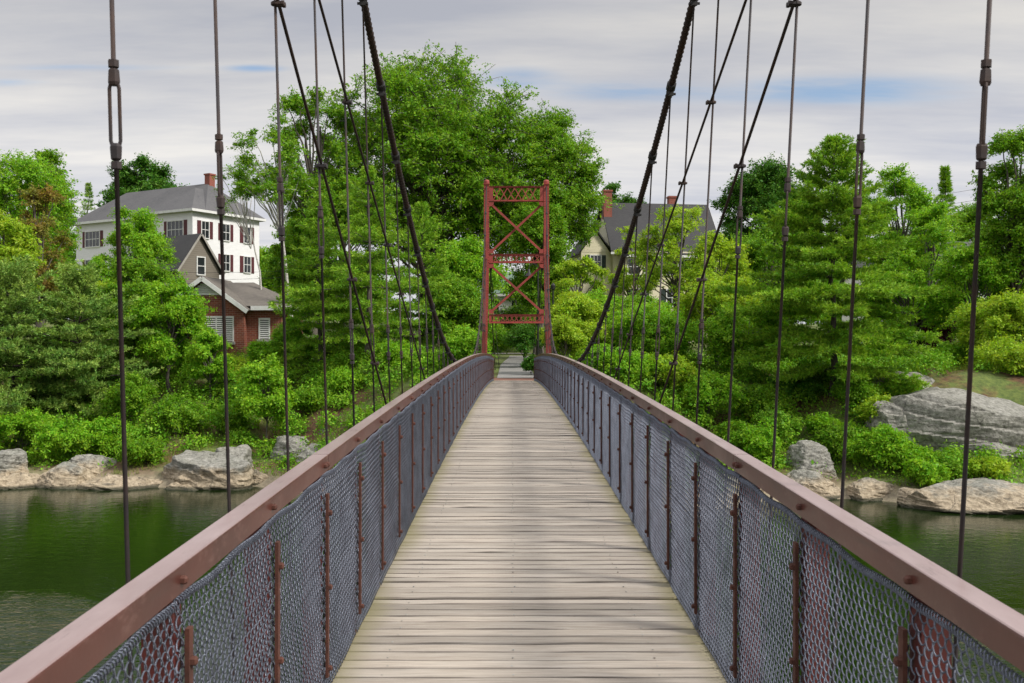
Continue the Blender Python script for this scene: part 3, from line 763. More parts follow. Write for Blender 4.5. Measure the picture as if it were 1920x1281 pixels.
# ------------------------------------------------------------------ vegetation makers
def leaves(mb, P, out_dir, size, r, asp=0.55, up=0.7, rnd=0.9):
    n = len(P)
    N = out_dir * 0.6 + np.array((0, 0, up)) + r.normal(0, rnd, (n, 3)); N /= np.linalg.norm(N, axis=1)[:, None]
    T = r.normal(0, 1, (n, 3)) + np.array((0, 0, -.4)); T -= N * (T * N).sum(1)[:, None]; T /= np.linalg.norm(T, axis=1)[:, None] + 1e-9
    B = np.cross(N, T)
    L = (size * np.clip(np.exp(r.normal(-.08, .34, n)), .4, 1.9))[:, None]
    V = np.stack((P, P + T * L * .45 + B * L * asp * .5 - N * L * .07, P + T * L - N * L * .12, P + T * L * .45 - B * L * asp * .5 - N * L * .07), 1)
    mb.add(V.reshape(-1, 3), np.arange(n * 4).reshape(-1, 4))
def curve3(a, b, c, n):
    t = np.linspace(0, 1, n)[:, None]
    return (1 - t) ** 2 * a + 2 * t * (1 - t) * b + t * t * c
def unit(r, n):
    v = r.normal(0, 1, (n, 3)); return v / np.linalg.norm(v, axis=1)[:, None]

def broadleaf(name, label, cat, u, d, v_top, R, leaf_mat, bark, seed, nl=26, spr=70, lps=7, leaf=.16, base=.25, Ry=None, lobe=(.24, .40), group=None,
              stems=1, lean=(0, 0), flat=.72, trunk_r=.017, xy=None, H=None, fill=.45, low=-.75):
    r = np.random.default_rng(seed); leaf *= 1.0; lps += 2; spr *= 1.25; nl = int(nl * 1.3)
    x, y = (CAMX + (u - 960) / F * d, d) if xy is None else xy
    z = float(ground_z(x, y))
    if H is None:
        H = EYE + (640.5 - v_top) * d / F - z
        if H < R * .9: print('LOWH', label, round(H, 2), 'ground', round(z, 2)); H = R * .9
    Ry = Ry or R
    t = thing(name, label, cat, (x, y, z - .05), 0, group)
    tb, cb = MB(), MB()
    zb = H * base; cz = (zb + H) / 2; Rz = (H - zb) / 2
    lx, ly = lean
    def ax(zq): return np.array((lx * zq / H, ly * zq / H, zq))
    for sN in range(stems):
        off = np.zeros(3) if stems == 1 else np.array((*r.normal(0, .12, 2) * min(R, 1.2), 0))
        zt = np.linspace(0, H * .8, 9); wob = np.cumsum(r.normal(0, .012 * H, (9, 2)), 0) * .5; wob[0] = 0
        sp_ = r.normal(0, R * .35, 2) if stems > 1 else (0, 0)
        P = np.array([ax(q) for q in zt]) + off; P[:, :2] += wob + np.outer(zt / H, sp_)
        rr = H * trunk_r / (1 if stems == 1 else 1.7); tb.tube(P, rr * np.linspace(1, .18, 9) + (.35 * rr * np.exp(-zt / (.05 * H))), 8)
    D = unit(r, nl * 3); D = D[D[:, 2] > low][:nl]
    fr = r.uniform(fill, 1, len(D)) ** .6
    for Dk, fk in zip(D, fr):
        lr = R * r.uniform(*lobe)
        c = ax(cz) + Dk * np.array((max(R - lr * .8, R * .3), max(Ry - lr * .8, Ry * .3), max(Rz - lr * flat * .7, Rz * .35))) * fk
        c[2] = max(c[2], lr * .35)
        zs = np.clip(zb * .8 + (c[2] - zb) * r.uniform(.35, .75), .06 * H, .75 * H)
        a = ax(zs); m = (a + c) / 2 + np.array((0, 0, .12 * np.linalg.norm(c - a))) + r.normal(0, .05 * R, 3)
        P = curve3(a, m, c, 7); P[1:-1] += r.normal(0, .012 * R, (5, 3))
        br = H * trunk_r * .36; tb.tube(P, np.linspace(br, .014 + br * .12, 7), 5, False)
        nt_ = max(5, int(spr * .30 * r.uniform(.7, 1.3) * (lr / (R * .32)) ** 2))
        dd = unit(r, nt_) + np.array((0, 0, .18)) + Dk * .45; dd /= np.linalg.norm(dd, axis=1)[:, None]
        o = c + unit(r, nt_) * lr * r.uniform(0, .4, (nt_, 1)) * np.array((1, 1, flat))
        Lt = lr * r.uniform(.45, 1.25, nt_) * np.where(r.random(nt_) < .15, 1.35, 1)
        e = o + dd * Lt[:, None] * np.array((1, 1, flat + .12)); e[:, 2] -= .10 * Lt
        tb.segs(np.repeat(c[None], nt_, 0) * .35 + o * .65, e, .005 + .0006 * H, 3)
        ns = 6
        f = (np.arange(ns)[None] + r.uniform(.1, .9, (nt_, ns))) / ns * .78 + .24
        q = (o[:, None] + (e - o)[:, None] * f[..., None]).reshape(-1, 3)
        side = unit(r, len(q)); q = q + side * (np.repeat(Lt, ns) * .17 * r.uniform(.1, 1, len(q)))[:, None]
        k = int(lps * 1.15)
        Pl = np.repeat(q, k, 0) + r.normal(0, leaf * .80, (len(q) * k, 3)) * np.array((1, 1, .65))
        Pl[:, 2] = np.maximum(Pl[:, 2], .06)
        leaves(cb, Pl, np.repeat(np.repeat(dd, ns, 0), k, 0), leaf, r)
    tb.build("trunk", bark, t, True); cb.build("crown", leaf_mat, t)
    return t

def conifer(name, label, u, d, v_top, R, leaf_mat, bark, seed, step=.5, nb=6, needle=.17, zb=.12, prof=.75, nk=9, dens=1.0, droop=.12, tip=1.3, xy=None, H=None, group=None, puff=0.0, wn_=.022, lean=(0, 0)):
    r = np.random.default_rng(seed)
    x, y = (CAMX + (u - 960) / F * d, d) if xy is None else xy
    z = float(ground_z(x, y))
    if H is None: H = EYE + (640.5 - v_top) * d / F - z
    t = thing(name, label, "conifer", (x, y, z - .05), 0, group)
    tb = MB(); TP, TD = [], []
    zt = np.linspace(0, H, 10); P = np.stack((lean[0] * zt / H + .0 * zt, lean[1] * zt / H, zt), -1); P[1:-1, :2] += r.normal(0, .006 * H, (8, 2))
    tb.tube(P, H * .016 * np.linspace(1, .06, 10) + .02 * H * .3 * np.exp(-zt / .4), 8)
    zc = H * zb
    while zc < H - .15:
        tq = (H - zc) / (H * (1 - zb)); Lm = R * (tq ** prof) * (1 - .28 * max(0, (tq - .82) / .18)) 
        wsc = r.uniform(.72, 1.15)
        for a in r.uniform(0, 6.28) + np.arange(nb) * 6.28 / nb + r.normal(0, .25, nb):
            L = max(.3, Lm * wsc * r.uniform(.62, 1.18))
            el = np.interp(tq, (0, .25, .7, 1), (tip, .45, .06, -.10)) + r.normal(0, .07)
            dh = np.array((math.cos(a), math.sin(a), 0)); sd = np.array((-dh[1], dh[0], 0))
            s = np.linspace(0, 1, 7)
            B = np.array((np.interp(zc, zt, P[:, 0]), np.interp(zc, zt, P[:, 1]), zc)) + np.outer(s * L * math.cos(el), dh)
            B[:, 2] += s * L * math.sin(el) - droop * L * s * s + .55 * droop * L * s ** 4
            tb.tube(B, np.linspace(.012 + .010 * L, .006, 7), 4, False)
            nbr = max(3, int(L * 4.2 * dens))
            for sb in np.linspace(.22, .98, nbr) + r.normal(0, .02, nbr):
                sb = min(max(sb, .1), 1)
                p0 = np.array([np.interp(sb, s, B[:, q]) for q in range(3)])
                for sg in (-1, 1):
                    bl = L * .34 * (1.12 - sb * .75) * r.uniform(.6, 1.2) + .10
                    dv = dh * .72 + sd * sg * .75 + np.array((0, 0, r.normal(.05, .14) + puff)); dv /= np.linalg.norm(dv)
                    nt_ = max(2, int(bl / .15))
                    f = (np.arange(nt_) + r.uniform(.3, .9)) / nt_
                    TP.append(p0 + np.outer(f * bl, dv) + r.normal(0, .035, (nt_, 3))); TD.append(np.repeat((dv + (0, 0, .25))[None], nt_, 0))
                    if bl > .5: tb.segs(p0[None], (p0 + dv * bl * .85)[None], .006, 3)
        zc += step * r.uniform(.7, 1.3) * (.55 + .45 * min(1, tq * 2.2))
    TP, TD = np.concatenate(TP), np.concatenate(TD)
    n = len(TP); A = np.repeat(TP, nk, 0); Dn = np.repeat(TD, nk, 0) + r.normal(0, .62, (n * nk, 3)); Dn /= np.linalg.norm(Dn, axis=1)[:, None]
    sdv = np.cross(Dn, r.normal(0, 1, (n * nk, 3))); sdv /= np.linalg.norm(sdv, axis=1)[:, None] + 1e-9
    L = (needle * r.uniform(.7, 1.3, n * nk))[:, None]
    V = np.stack((A - sdv * wn_ * .6, A + sdv * wn_ * .6, A + Dn * L * .6 + sdv * wn_ * .5, A + Dn * L), 1)
    V = np.stack((A, A + Dn * L * .5 + sdv * wn_, A + Dn * L, A + Dn * L * .5 - sdv * wn_), 1)
    cb = MB(); cb.add(V.reshape(-1, 3), np.arange(n * nk * 4).reshape(-1, 4))
    tb.build("trunk", bark, t, True); cb.build("crown", leaf_mat, t)
    return t

def shrub(label, u, d, v_top, R, mat, seed, nl=11, spr=55, lps=7, leaf=.10, name="shrub", xy=None, H=None, group="shrubs on the river banks", Ry=None, lobe=(.30, .48)):
    return broadleaf(name, label, "shrub", u, d, v_top, R, mat, B_grey, seed, nl, spr, lps, leaf, .02, Ry, lobe, group, 5, (0, 0), .8, .012, xy, H, .35, -.25)

# ------------------------------------------------------------------ trees
broadleaf("oak_tree", "huge spreading green oak towering behind the red tower", "tree", 800, 78, 92, 10.5, L_oak, B_grey, 11, 110, 130, 8, .20, .14, 9.0, (.17, .27), flat=.7, fill=.22)
broadleaf("oak_tree", "right-hand limb tree of the oak mass, leaning toward the yellow house", "tree", 1010, 80, 205, 5.8, L_oak, B_grey, 12, 46, 110, 8, .19, .36, None, (.22, .36), flat=.7)
broadleaf("maple_tree", "thin-crowned maple at the left shoulder of the big oak", "tree", 585, 74, 140, 4.2, L_oak, B_grey, 13, 26, 70, 7, .18, .3, None, (.22, .34))
broadleaf("willow_tree", "dark drooping tree right behind the red tower", "tree", 1012, 72, 350, 3.0, L_oak, B_dark, 14, 26, 90, 8, .16, .12, None, (.26, .4))
broadleaf("locust_tree", "tall feathery locust at the far left edge behind the pines", "tree", 35, 72, 262, 4.6, L_bright, B_grey, 15, 30, 75, 7, .16, .2)
broadleaf("locust_tree", "spreading locust with long fronds left of the white building", "tree", 78, 76, 275, 2.5, L_oak, B_grey, 16, 22, 60, 7, .17, .3, flat=.5)
broadleaf("maple_tree", "russet-leaved maple with orange new growth at left", "tree", 72, 66, 328, 2.5, L_rust, B_grey, 17, 26, 34, 5, .14, .10)
broadleaf("maple_tree", "round dark maple rising behind the white building's roof", "tree", 272, 125, 285, 5.6, L_dark, B_dark, 18, 56, 120, 9, .27, .12)
broadleaf("birch_tree", "bright young tree covering the white building's front", "tree", 262, 64, 378, 2.55, L_bright, B_grey, 19, 30, 60, 7, .13, .18)
broadleaf("maple_tree", "lime-green maple at the very left edge above the pines", "tree", 10, 60, 375, 2.6, L_yellow, B_grey, 20, 24, 80, 7, .14, .15)
broadleaf("maple_tree", "dense mid-green tree in front of the grey shingled house", "tree", 255, 56, 470, 2.5, L_oak, B_grey, 21, 30, 90, 8, .13, .1)
broadleaf("ash_tree", "leafy ash overlapping the left end of the brick building", "tree", 318, 53, 515, 2.2, L_bright, B_grey, 22, 28, 85, 8, .12, .12)
broadleaf("ash_tree", "bright sapling with thin pale trunk on the left bank by the boulder", "tree", 500, 46.5, 668, 1.5, L_bright, B_grey, 23, 22, 46, 7, .12, .22, trunk_r=.010)
broadleaf("birch_tree", "white-barked leaning birch with thin crown beside the brick building", "tree", 556, 58, 205, 2.6, L_oak, B_birch, 24, 22, 34, 6, .14, .52, lean=(-1.9, 0), trunk_r=.0085, lobe=(.2, .32))
broadleaf("birch_tree", "nearly bare birch with fine twigs in front of the white building", "tree", 515, 60, 275, 1.9, L_oak, B_birch, 25, 11, 16, 2, .12, .5, lean=(-2.9, 0), trunk_r=.007, lobe=(.2, .36))
conifer("hemlock_tree", "big layered hemlock on the left bank behind the suspender rods", 690, 52, 318, 4.4, L_hem, B_grey, 31, .72, 9, .19, .16, .7, 9, 1.0)
conifer("hemlock_tree", "hemlock left of the bigger one with boughs over the brick wall", 600, 54, 372, 3.3, L_hem, B_grey, 32, .70, 8, .19, .08, .7, 9, 1.0)
conifer("hemlock_tree", "hemlock between the big one and the red tower", 790, 57, 380, 3.6, L_hem, B_dark, 33, .72, 8, .2, .06, .7, 9, 1.0)
conifer("pine_tree", "puffy blue-green pine nearest the left frame edge", 22, 49, 515, 3.9, L_pine, B_dark, 34, .46, 8, .18, .04, .36, 11, 1.1, .05, 1.2, puff=.22)
conifer("pine_tree", "puffy blue-green pine standing second along the left bank", 150, 50.5, 520, 3.7, L_pine, B_dark, 35, .46, 8, .18, .04, .36, 11, 1.1, .05, 1.2, puff=.22)
conifer("pine_tree", "small dark pine between the locust and the white building", 165, 130, 342, 2.6, L_pine, B_dark, 36, .7, 5, .26, .2, .7, 8, .7)
conifer("pine_tree", "tall white pine with flat layered boughs on the right bank", 1563, 46, 262, 5.4, L_hem, B_dark, 37, .80, 9, .21, .11, .62, 12, 1.3, .15, 1.25, wn_=.021)
conifer("spruce_tree", "narrow pointed spruce behind the big pine at right", 1772, 78, 312, 2.9, L_hem, B_dark, 38, .5, 7, .26, .1, 1.0, 8, .9)
conifer("pine_tree", "distant pine top poking out left of the big right pine", 1470, 74, 330, 2.4, L_dark, B_dark, 39, .6, 6, .24, .2, .7, 8, .9)
broadleaf("maple_tree", "dark rounded maple behind the yellow house's right gable", "tree", 1440, 104, 300, 6.2, L_dark, B_dark, 41, 56, 120, 8, .24, .15)
broadleaf("maple_tree", "small dark maple behind the yellow house's left chimney", "tree", 1160, 112, 325, 3.6, L_dark, B_dark, 42, 22, 80, 8, .25, .2)
broadleaf("locust_tree", "airy lime-green tree in front of the yellow house", "tree", 1272, 64, 376, 3.5, L_yellow, B_grey, 43, 36, 46, 5, .14, .3, lobe=(.2, .32), flat=.5)
broadleaf("locust_tree", "airy pale tree at the left end of the yellow house", "tree", 1085, 62, 470, 2.2, L_yellow, B_grey, 44, 20, 40, 6, .14, .25, lobe=(.22, .34), flat=.55)
broadleaf("maple_tree", "mid-green maple filling the gap left of the big pine", "tree", 1440, 66, 385, 3.4, L_oak, B_grey, 45, 30, 80, 8, .16, .1)
broadleaf("ash_tree", "light leafy tree behind the suspender rods on the right bank", "tree", 1345, 54, 500, 2.9, L_yellow, B_grey, 46, 30, 70, 7, .13, .06)
broadleaf("ash_tree", "bright green bushy tree on the right bank beside the bridge", "tree", 1215, 52, 560, 2.8, L_bright, B_grey, 47, 32, 80, 8, .13, .05)
broadleaf("willow_tree", "yellow-green bushy tree just right of the red tower", "tree", 1078, 51, 545, 1.9, L_yellow, B_grey, 48, 26, 70, 7, .12, .05)
broadleaf("ash_tree", "green tree under the right main cable's low point", "tree", 1120, 60, 545, 2.6, L_bright, B_grey, 49, 28, 80, 8, .14, .05)
broadleaf("maple_tree", "tall leafy tree right of the big pine's top", "tree", 1690, 70, 288, 3.0, L_bright, B_grey, 50, 28, 60, 7, .16, .15)
broadleaf("maple_tree", "loose green tree beside the narrow spruce at right", "tree", 1745, 66, 375, 3.0, L_bright, B_grey, 51, 28, 66, 7, .15, .08)
broadleaf("poplar_tree", "tall open poplar cut by the right frame edge", "tree", 1905, 56, 225, 2.7, L_oak, B_grey, 52, 46, 80, 7, .14, .12)
broadleaf("maple_tree", "broad bushy tree above the right rock outcrop", "tree", 1890, 50, 540, 2.6, L_yellow, B_grey, 53, 30, 80, 8, .12, .03)
broadleaf("maple_tree", "mid-green tree behind the big pine's right boughs", "tree", 1700, 58, 470, 2.8, L_bright, B_grey, 54, 28, 70, 8, .14, .06)
broadleaf("plum_tree", "low purple-leaved plum beside the white cottage at right", "tree", 1755, 66, 560, 1.9, L_purple, B_dark, 55, 18, 60, 7, .13, .05)
broadleaf("ash_tree", "shady green tree between the hemlocks and the tower's left leg", "tree", 858, 56, 520, 2.4, L_oak, B_grey, 56, 26, 80, 8, .13, .04)
broadleaf("maple_tree", "green tree filling in behind the left hemlocks", "tree", 640, 66, 330, 4.0, L_oak, B_grey, 57, 34, 80, 8, .17, .08)
broadleaf("maple_tree", "bright tree behind the right hemlock near the tower", "tree", 860, 68, 440, 3.4, L_bright, B_grey, 58, 28, 80, 8, .16, .06)

broadleaf("ash_tree", "leafy tree between the stays and the big pine, midway up the right bank", "tree", 1405, 51, 560, 2.5, L_bright, B_grey, 61, 26, 70, 7, .13, .05)
broadleaf("maple_tree", "yellow-green tree before the yellow house's right gable", "tree", 1345, 60, 430, 2.7, L_yellow, B_grey, 62, 28, 46, 6, .14, .12, flat=.55)
broadleaf("maple_tree", "green tree left of the right-edge poplar", "tree", 1825, 56, 440, 2.3, L_bright, B_grey, 63, 26, 56, 7, .13, .06)
broadleaf("ash_tree", "green tree low between the yellow house and the right main cable", "tree", 1190, 57, 548, 2.2, L_oak, B_grey, 64, 26, 80, 7, .13, .05)
broadleaf("ash_tree", "fresh green tree at the brick building's left corner, behind the sapling", "tree", 395, 51.5, 610, 1.5, L_bright, B_grey, 65, 18, 50, 7, .12, .08)
broadleaf("maple_tree", "yellow-green tree crowding the left pines from behind", "tree", 190, 58, 520, 1.9, L_yellow, B_grey, 66, 24, 60, 7, .13, .1)
broadleaf("maple_tree", "mid-green tree at the far right behind the bushy tree", "tree", 1960, 60, 430, 3.4, L_oak, B_grey, 67, 28, 70, 7, .15, .06)
broadleaf("locust_tree", "small airy lime tree before the yellow house's front windows", "tree", 1190, 68, 420, 2.2, L_yellow, B_grey, 68, 22, 34, 5, .13, .3, lobe=(.22, .34), flat=.55)
broadleaf("maple_tree", "mid-green maple filling the gap right of the white building", "tree", 560, 88, 395, 3.2, L_oak, B_grey, 69, 30, 80, 8, .19, .1)
broadleaf("maple_tree", "green maple behind the cottage at far right", "tree", 1835, 100, 380, 4.6, L_oak, B_grey, 70, 30, 80, 8, .22, .1)
broadleaf("birch_tree", "slim bright tree at the left end of the white building's front wall", "tree", 205, 63, 445, 1.5, L_bright, B_grey, 71, 18, 40, 6, .13, .15)
broadleaf("ash_tree", "small green tree half hiding the brick building's louvred window", "tree", 352, 55, 575, 1.35, L_bright, B_grey, 72, 20, 60, 7, .12, .06)
# shrubs
sh = [
 ("dark hedge-like shrub before the green-roofed house", 925, 84.5, 572, 2.6, L_dark), ("tall dark shrub in line with the path's end", 985, 85, 560, 2.8, L_oak), ("leafy shrub left of the path's far bend", 915, 66, 590, 2.0, L_oak),
 ("bright shrub at the water's far left edge", 40, 45.5, 770, 1.6, L_bright), ("bright shrub next along the left shore", 125, 45.2, 778, 1.5, L_bright), ("leafy shrub left of the big grey boulder", 205, 46, 782, 1.4, L_bright),
 ("dark shrub tucked against the boulder's left side", 268, 44.2, 820, 1.1, L_oak), ("shrub on the bank above the grey boulder", 330, 47, 740, 1.6, L_oak), ("shrub below the pines on bare soil", 250, 48.5, 700, 1.5, L_oak),
 ("small shrub left of the thin sapling", 430, 47.5, 760, 1.0, L_oak), ("pale shrub under the brick building's louvre", 420, 53, 660, 1.5, L_yellow), ("shrub right of the sapling on the left bank", 590, 48.5, 745, 1.1, L_oak),
 ("low shrub at the foot of the hemlocks", 640, 49, 745, 1.2, L_bright), ("low shrub near the left rail under the stays", 745, 49, 710, 1.3, L_bright), ("shrub between the hemlocks and the bridge", 810, 47, 670, 1.4, L_oak),
 ("shrub against the tower's left leg", 868, 45, 610, 1.3, L_bright), ("small clipped bush at the right of the path", 996, 50.5, 668, .34, L_dark), ("dark shrub beyond the road under the tower", 948, 86, 590, 2.2, L_oak),
 ("dark shrub left of the lamp post", 985, 60, 600, 1.6, L_dark), ("yellow-green shrub right of the tower leg", 1060, 46, 590, 1.2, L_yellow), ("leafy shrub beside the right rail's low cable", 1120, 46, 640, 1.4, L_bright),
 ("leafy shrub on the right bank below the pale tree", 1180, 45.5, 670, 1.5, L_bright), ("yellowish shrub under the right stays", 1250, 46, 660, 1.5, L_yellow), ("shrub at the pine's left foot", 1330, 45, 690, 1.6, L_bright),
 ("dark shrub under the pine's left boughs", 1420, 46, 720, 1.5, L_oak), ("shrub in deep shade at the pine trunk", 1490, 47, 735, 1.4, L_dark), ("low leafy shrub on the right shore above the slab", 1640, 41, 838, 1.3, L_bright),
 ("dense low shrub between pine trunk and outcrop", 1590, 42.5, 800, 1.3, L_oak), ("flowering shrub with pale tips by the low shore slab", 1715, 40.2, 855, 1.0, L_bright), ("shrub growing in the outcrop's cleft", 1705, 43.2, 765, .9, L_yellow),
 ("leafy shrub spilling over the foot of the grey outcrop", 1665, 40.6, 800, 1.2, L_bright), ("small shrub at the outcrop's lower edge", 1770, 39.4, 850, .9, L_under), ("yellowish shrub left of the great outcrop", 1655, 43, 745, 1.1, L_yellow), ("low shrub on the bank left of the rounded boulder", 1455, 43.5, 770, 1.1, L_under), ("pale low shrub in front of the pine trunk", 1545, 43.8, 790, .9, L_bright), ("loose shrub right of the pine's foot", 1610, 45, 735, 1.2, L_oak),
 ("small weed clump on the shore right of the pale slab", 1850, 38.9, 868, .8, L_yellow), ("weedy bush between the outcrop and the pale slab", 1735, 38.6, 862, .8, L_bright), ("ivy-like bush covering the brick wall's right end", 552, 55.5, 592, 1.3, L_bright),
 ("bushy shrub at the right frame edge over the rocks", 1880, 47, 640, 1.9, L_yellow), ("low juniper mat on the outcrop's top", 1690, 45, 722, .9, L_oak), ("shrub under the right rail beside small rock", 1425, 41.5, 800, .9, L_bright),
 ("small leafy shrub left of the right-hand boulder", 1385, 42.5, 790, 1.0, L_oak), ("round shrub on the lawn behind the outcrop", 1800, 52, 640, 1.5, L_bright), ("shrub before the brick wall's small window", 500, 55, 640, 1.1, L_bright),
]
for k, (lab, u, d, vt, R, m) in enumerate(sh):
    shrub(lab, u, d, vt, R, m, 200 + k, 12, 50, 7, .105)

# distant woods: one far-off mass
r = np.random.default_rng(99); mb = MB(); tb = MB()
for k in range(70):
    a = r.uniform(-.62, .62); d = r.uniform(120, 190); x = math.tan(a) * d; z = float(ground_z(x, d)); H = r.uniform(7, 13); R = r.uniform(3, 5.5)
    if -.26 < x / d < .16: H *= .9
    for q in range(14):
        c = np.array((x, d, z + H * .55)) + unit(r, 1)[0] * np.array((R * .8, R * .8, H * .38)); n = 90
        dd = unit(r, n); P = c + dd * R * .42 * r.uniform(.2, 1, (n, 1)) ** .4
        P = np.repeat(P, 3, 0) + r.normal(0, .35, (n * 3, 3)); P[:, 2] = np.maximum(P[:, 2], z + .2)
        leaves(mb, P, np.repeat(dd, 3, 0), .55, r)
tag(mb.build("distant_woods", L_oak), "far-off wood closing the view behind the houses", "woods", kind="stuff")

# undergrowth and grass on the banks
def scatter(n, x0, x1, y0, y1, r, keep):
    x = r.uniform(x0, x1, n); y = r.uniform(y0, y1, n); k = keep(x, y); x, y = x[k], y[k]
    return np.stack((x, y, ground_z(x, y)), -1)
def pat(x, y, s, o): return np.sin(x * s + o) * np.sin(y * s * 1.3 + o * 2) + .5 * np.sin(x * s * 2.3 - y * s * 1.9 + o)
r = np.random.default_rng(5); mb = MB()
P = scatter(30000, -30, 30, 37, 64, r, lambda x, y: (y > shore(x) + .9) & (np.abs(x) > 1.9) & (pat(x, y, .55, 1.0) > -.45) & ~((x > 16.5) & (x < 25) & (y > 40.5) & (y < 46)) & ~((x < -12) & (x > -18.5) & (y < 45.2)))
k = 7; Q = np.repeat(P, k, 0) + r.normal(0, 1, (len(P) * k, 3)) * np.array((.16, .16, 0)); Q[:, 2] += np.abs(r.normal(0, .20, len(Q))) + .03
leaves(mb, Q, np.zeros((len(Q), 3)), .10, r, .6)
mounds = scatter(900, -30, 30, 37, 64, r, lambda x, y: (y > shore(x) + 1.2) & (np.abs(x) > 2.4) & ~((x > 16.2) & (x < 25) & (y > 40.2) & (y < 45.4)) & ~((x < -12) & (x > -19) & (y < 45.4)) & ~((x < -14) & (x > -21) & (y > 56)))
for c in mounds:
    R_ = r.uniform(.4, 1.1) * (1 if c[1] > 44 else .65); n = int(150 * R_ ** 2) + 30
    dd = unit(r, n); dd[:, 2] = np.abs(dd[:, 2]); q = c + dd * R_ * (r.uniform(.35, 1, (n, 1)) ** .5) * np.array((1, 1, r.uniform(.7, 1.3))) * (1 + .25 * np.sin(dd @ r.normal(0, 4, 3)))[:, None]
    q = np.repeat(q, 6, 0) + r.normal(0, .11, (n * 6, 3))
    leaves(mb, q, np.repeat(dd, 6, 0), .125, r, .6)
tag(mb.build("undergrowth", L_under), "low leafy ground cover over both banks", "ground cover", kind="stuff")
mb = MB()
P = scatter(30000, -30, 30, 37, 66, r, lambda x, y: (y > shore(x) + .5) & (np.abs(x - .1) > 1.15 + .2 * (y > 48)) & ((pat(x, y, .8, 4.0) > .15) | (np.abs(x) < 7) & (y > 44) | (x > 13) & (y > 44.8) & (y < 56)) & ~((x > 17.5) & (x < 25) & (y < 46)))
n = len(P); k = 4; Q = np.repeat(P, k, 0) + r.normal(0, .06, (n * k, 3)) * np.array((1, 1, 0)); m = n * k
D = r.normal(0, .35, (m, 3)); D[:, 2] = 1; L = r.uniform(.12, .38, m)[:, None]; sd = r.normal(0, 1, (m, 3)); sd[:, 2] = 0; sd /= np.linalg.norm(sd, axis=1)[:, None]
V = np.stack((Q - sd * .011, Q + sd * .011, Q + D * L), 1); mb.add(V.reshape(-1, 3), np.arange(m * 3).reshape(-1, 3))
tag(mb.build("grass", L_grass), "rough grass on the banks and beside the path", "grass", kind="stuff")

# ------------------------------------------------------------------ rocks
def rock(label, c, size, seed, rz=0, sub=5, ncut=20, rough=.12, group="rocks along the shore", name="boulder", p=5):
    import bmesh
    bm = bmesh.new(); bmesh.ops.create_icosphere(bm, subdivisions=sub, radius=1)
    r = np.random.default_rng(seed)
    V = np.array([v.co[:] for v in bm.verts]); V /= (np.abs(V) ** p).sum(1)[:, None] ** (1 / p)
    size = np.array(size, float)
    for k in range(ncut):
        n = unit(r, 1)[0]; n[2] = abs(n[2]) * .9; n /= np.linalg.norm(n); dd = r.uniform(.60, .98)
        s = V @ n - dd; V = V - np.where(s > 0, s, 0)[:, None] * n * .93
    off = Vector(r.uniform(-50, 50, 3))
    W = V * size
    out_ = np.empty_like(W)
    ms = float(size.mean())
    for k, q in enumerate(W):
        v = Vector(q)
        f = mnoise.fractal(v * (1.1 / ms) + off, 1.0, 2.1, 3) * .9 + mnoise.fractal(Vector((v.x * .5, v.y * .5, v.z * 2.2)) * (2.6 / ms) + off, .9, 2.2, 4) * .55
        nn = V[k] / (np.linalg.norm(V[k]) + 1e-9)
        ph = (q[2] + .22 * q[0] + .35 * mnoise.noise(v * (.8 / ms) + off)) / (.34 * float(size[2])); fr_ = ph - math.floor(ph)
        f += (.55 if fr_ > .14 else -1.1 + fr_ * 8) * fr_ * .8 - .25
        out_[k] = q + nn * f * rough * ms
    bm.verts.ensure_lookup_table()
    for v, q in zip(bm.verts, out_): v.co = q
    me = bpy.data.meshes.new(name); bm.to_mesh(me); bm.free(); me.materials.append(M_rock)
    for f in me.polygons: f.use_smooth = False
    o = link(name, me); o.location = tuple(float(q) for q in c); o.rotation_euler = (0, 0, rz)
    return tag(o, label, "rock", group)
def rk(label, u0, u1, v0, v1, d, dep, seed, rz=0, name="boulder", **kw):
    a, b = at(u0, v0, d), at(u1, v1, d)
    zt = a[2]; zb = b[2] - .35; w_ = abs(b[0] - a[0]) / 2
    return rock(label, ((a[0] + b[0]) / 2, d + dep * .55, (zt + zb) / 2), (w_ * 1.06, dep, (zt - zb) / 2 * 1.06), seed, rz, name=name, **kw)
rk("big grey lichen-covered boulder at the left water's edge", 286, 462, 846, 916, 42.0, 1.5, 1, p=9, ncut=13)
rk("flat-topped grey rock joined to the big boulder's right side", 395, 478, 836, 900, 43.3, 1.2, 2)
rk("pale angular boulder cut by the left frame edge", -40, 42, 840, 888, 42.6, 1.1, 3)
rk("long low tan ledge at far left waterline", -60, 60, 885, 920, 41.8, 1.2, 4, name="ledge", p=5, sub=5)
rk("cracked tan ledge left of the shore grass", 45, 175, 868, 920, 42.0, 1.2, 5, name="ledge", p=5)
rk("low tan ledge sloping into the water left of the boulder", 110, 300, 895, 922, 41.7, 1.0, 6, name="ledge", p=5)
rk("grey ledge set back above the left shore", 100, 200, 852, 880, 43.6, .9, 7, name="ledge")
rk("thin wet ledge under the big boulder", 290, 415, 902, 926, 41.5, .8, 8, name="ledge", p=5)
rk("flat tan ledge beside the left handrail", 400, 520, 918, 938, 41.0, .9, 9, name="ledge", p=5)
rk("grey rock behind the sapling on the left bank", 505, 585, 815, 862, 44.6, 1.0, 10)
rk("lichen rock partly hidden by the left rail", 545, 650, 828, 880, 43.4, 1.0, 11)
rk("small mossy rock right of the sapling", 590, 640, 805, 830, 45.5, .7, 12)
rk("small pale stone in the shore grass", 455, 500, 880, 896, 42.6, .4, 13)
rk("great smooth grey outcrop at the right edge", 1668, 1990, 716, 862, 42.0, 3.6, 14, rough=.06, name="outcrop", sub=6, p=2.7, ncut=7)
rk("upper grey slab behind the outcrop's left shoulder", 1622, 1790, 699, 748, 45.2, 2.0, 15, rough=.06, name="outcrop", p=3)
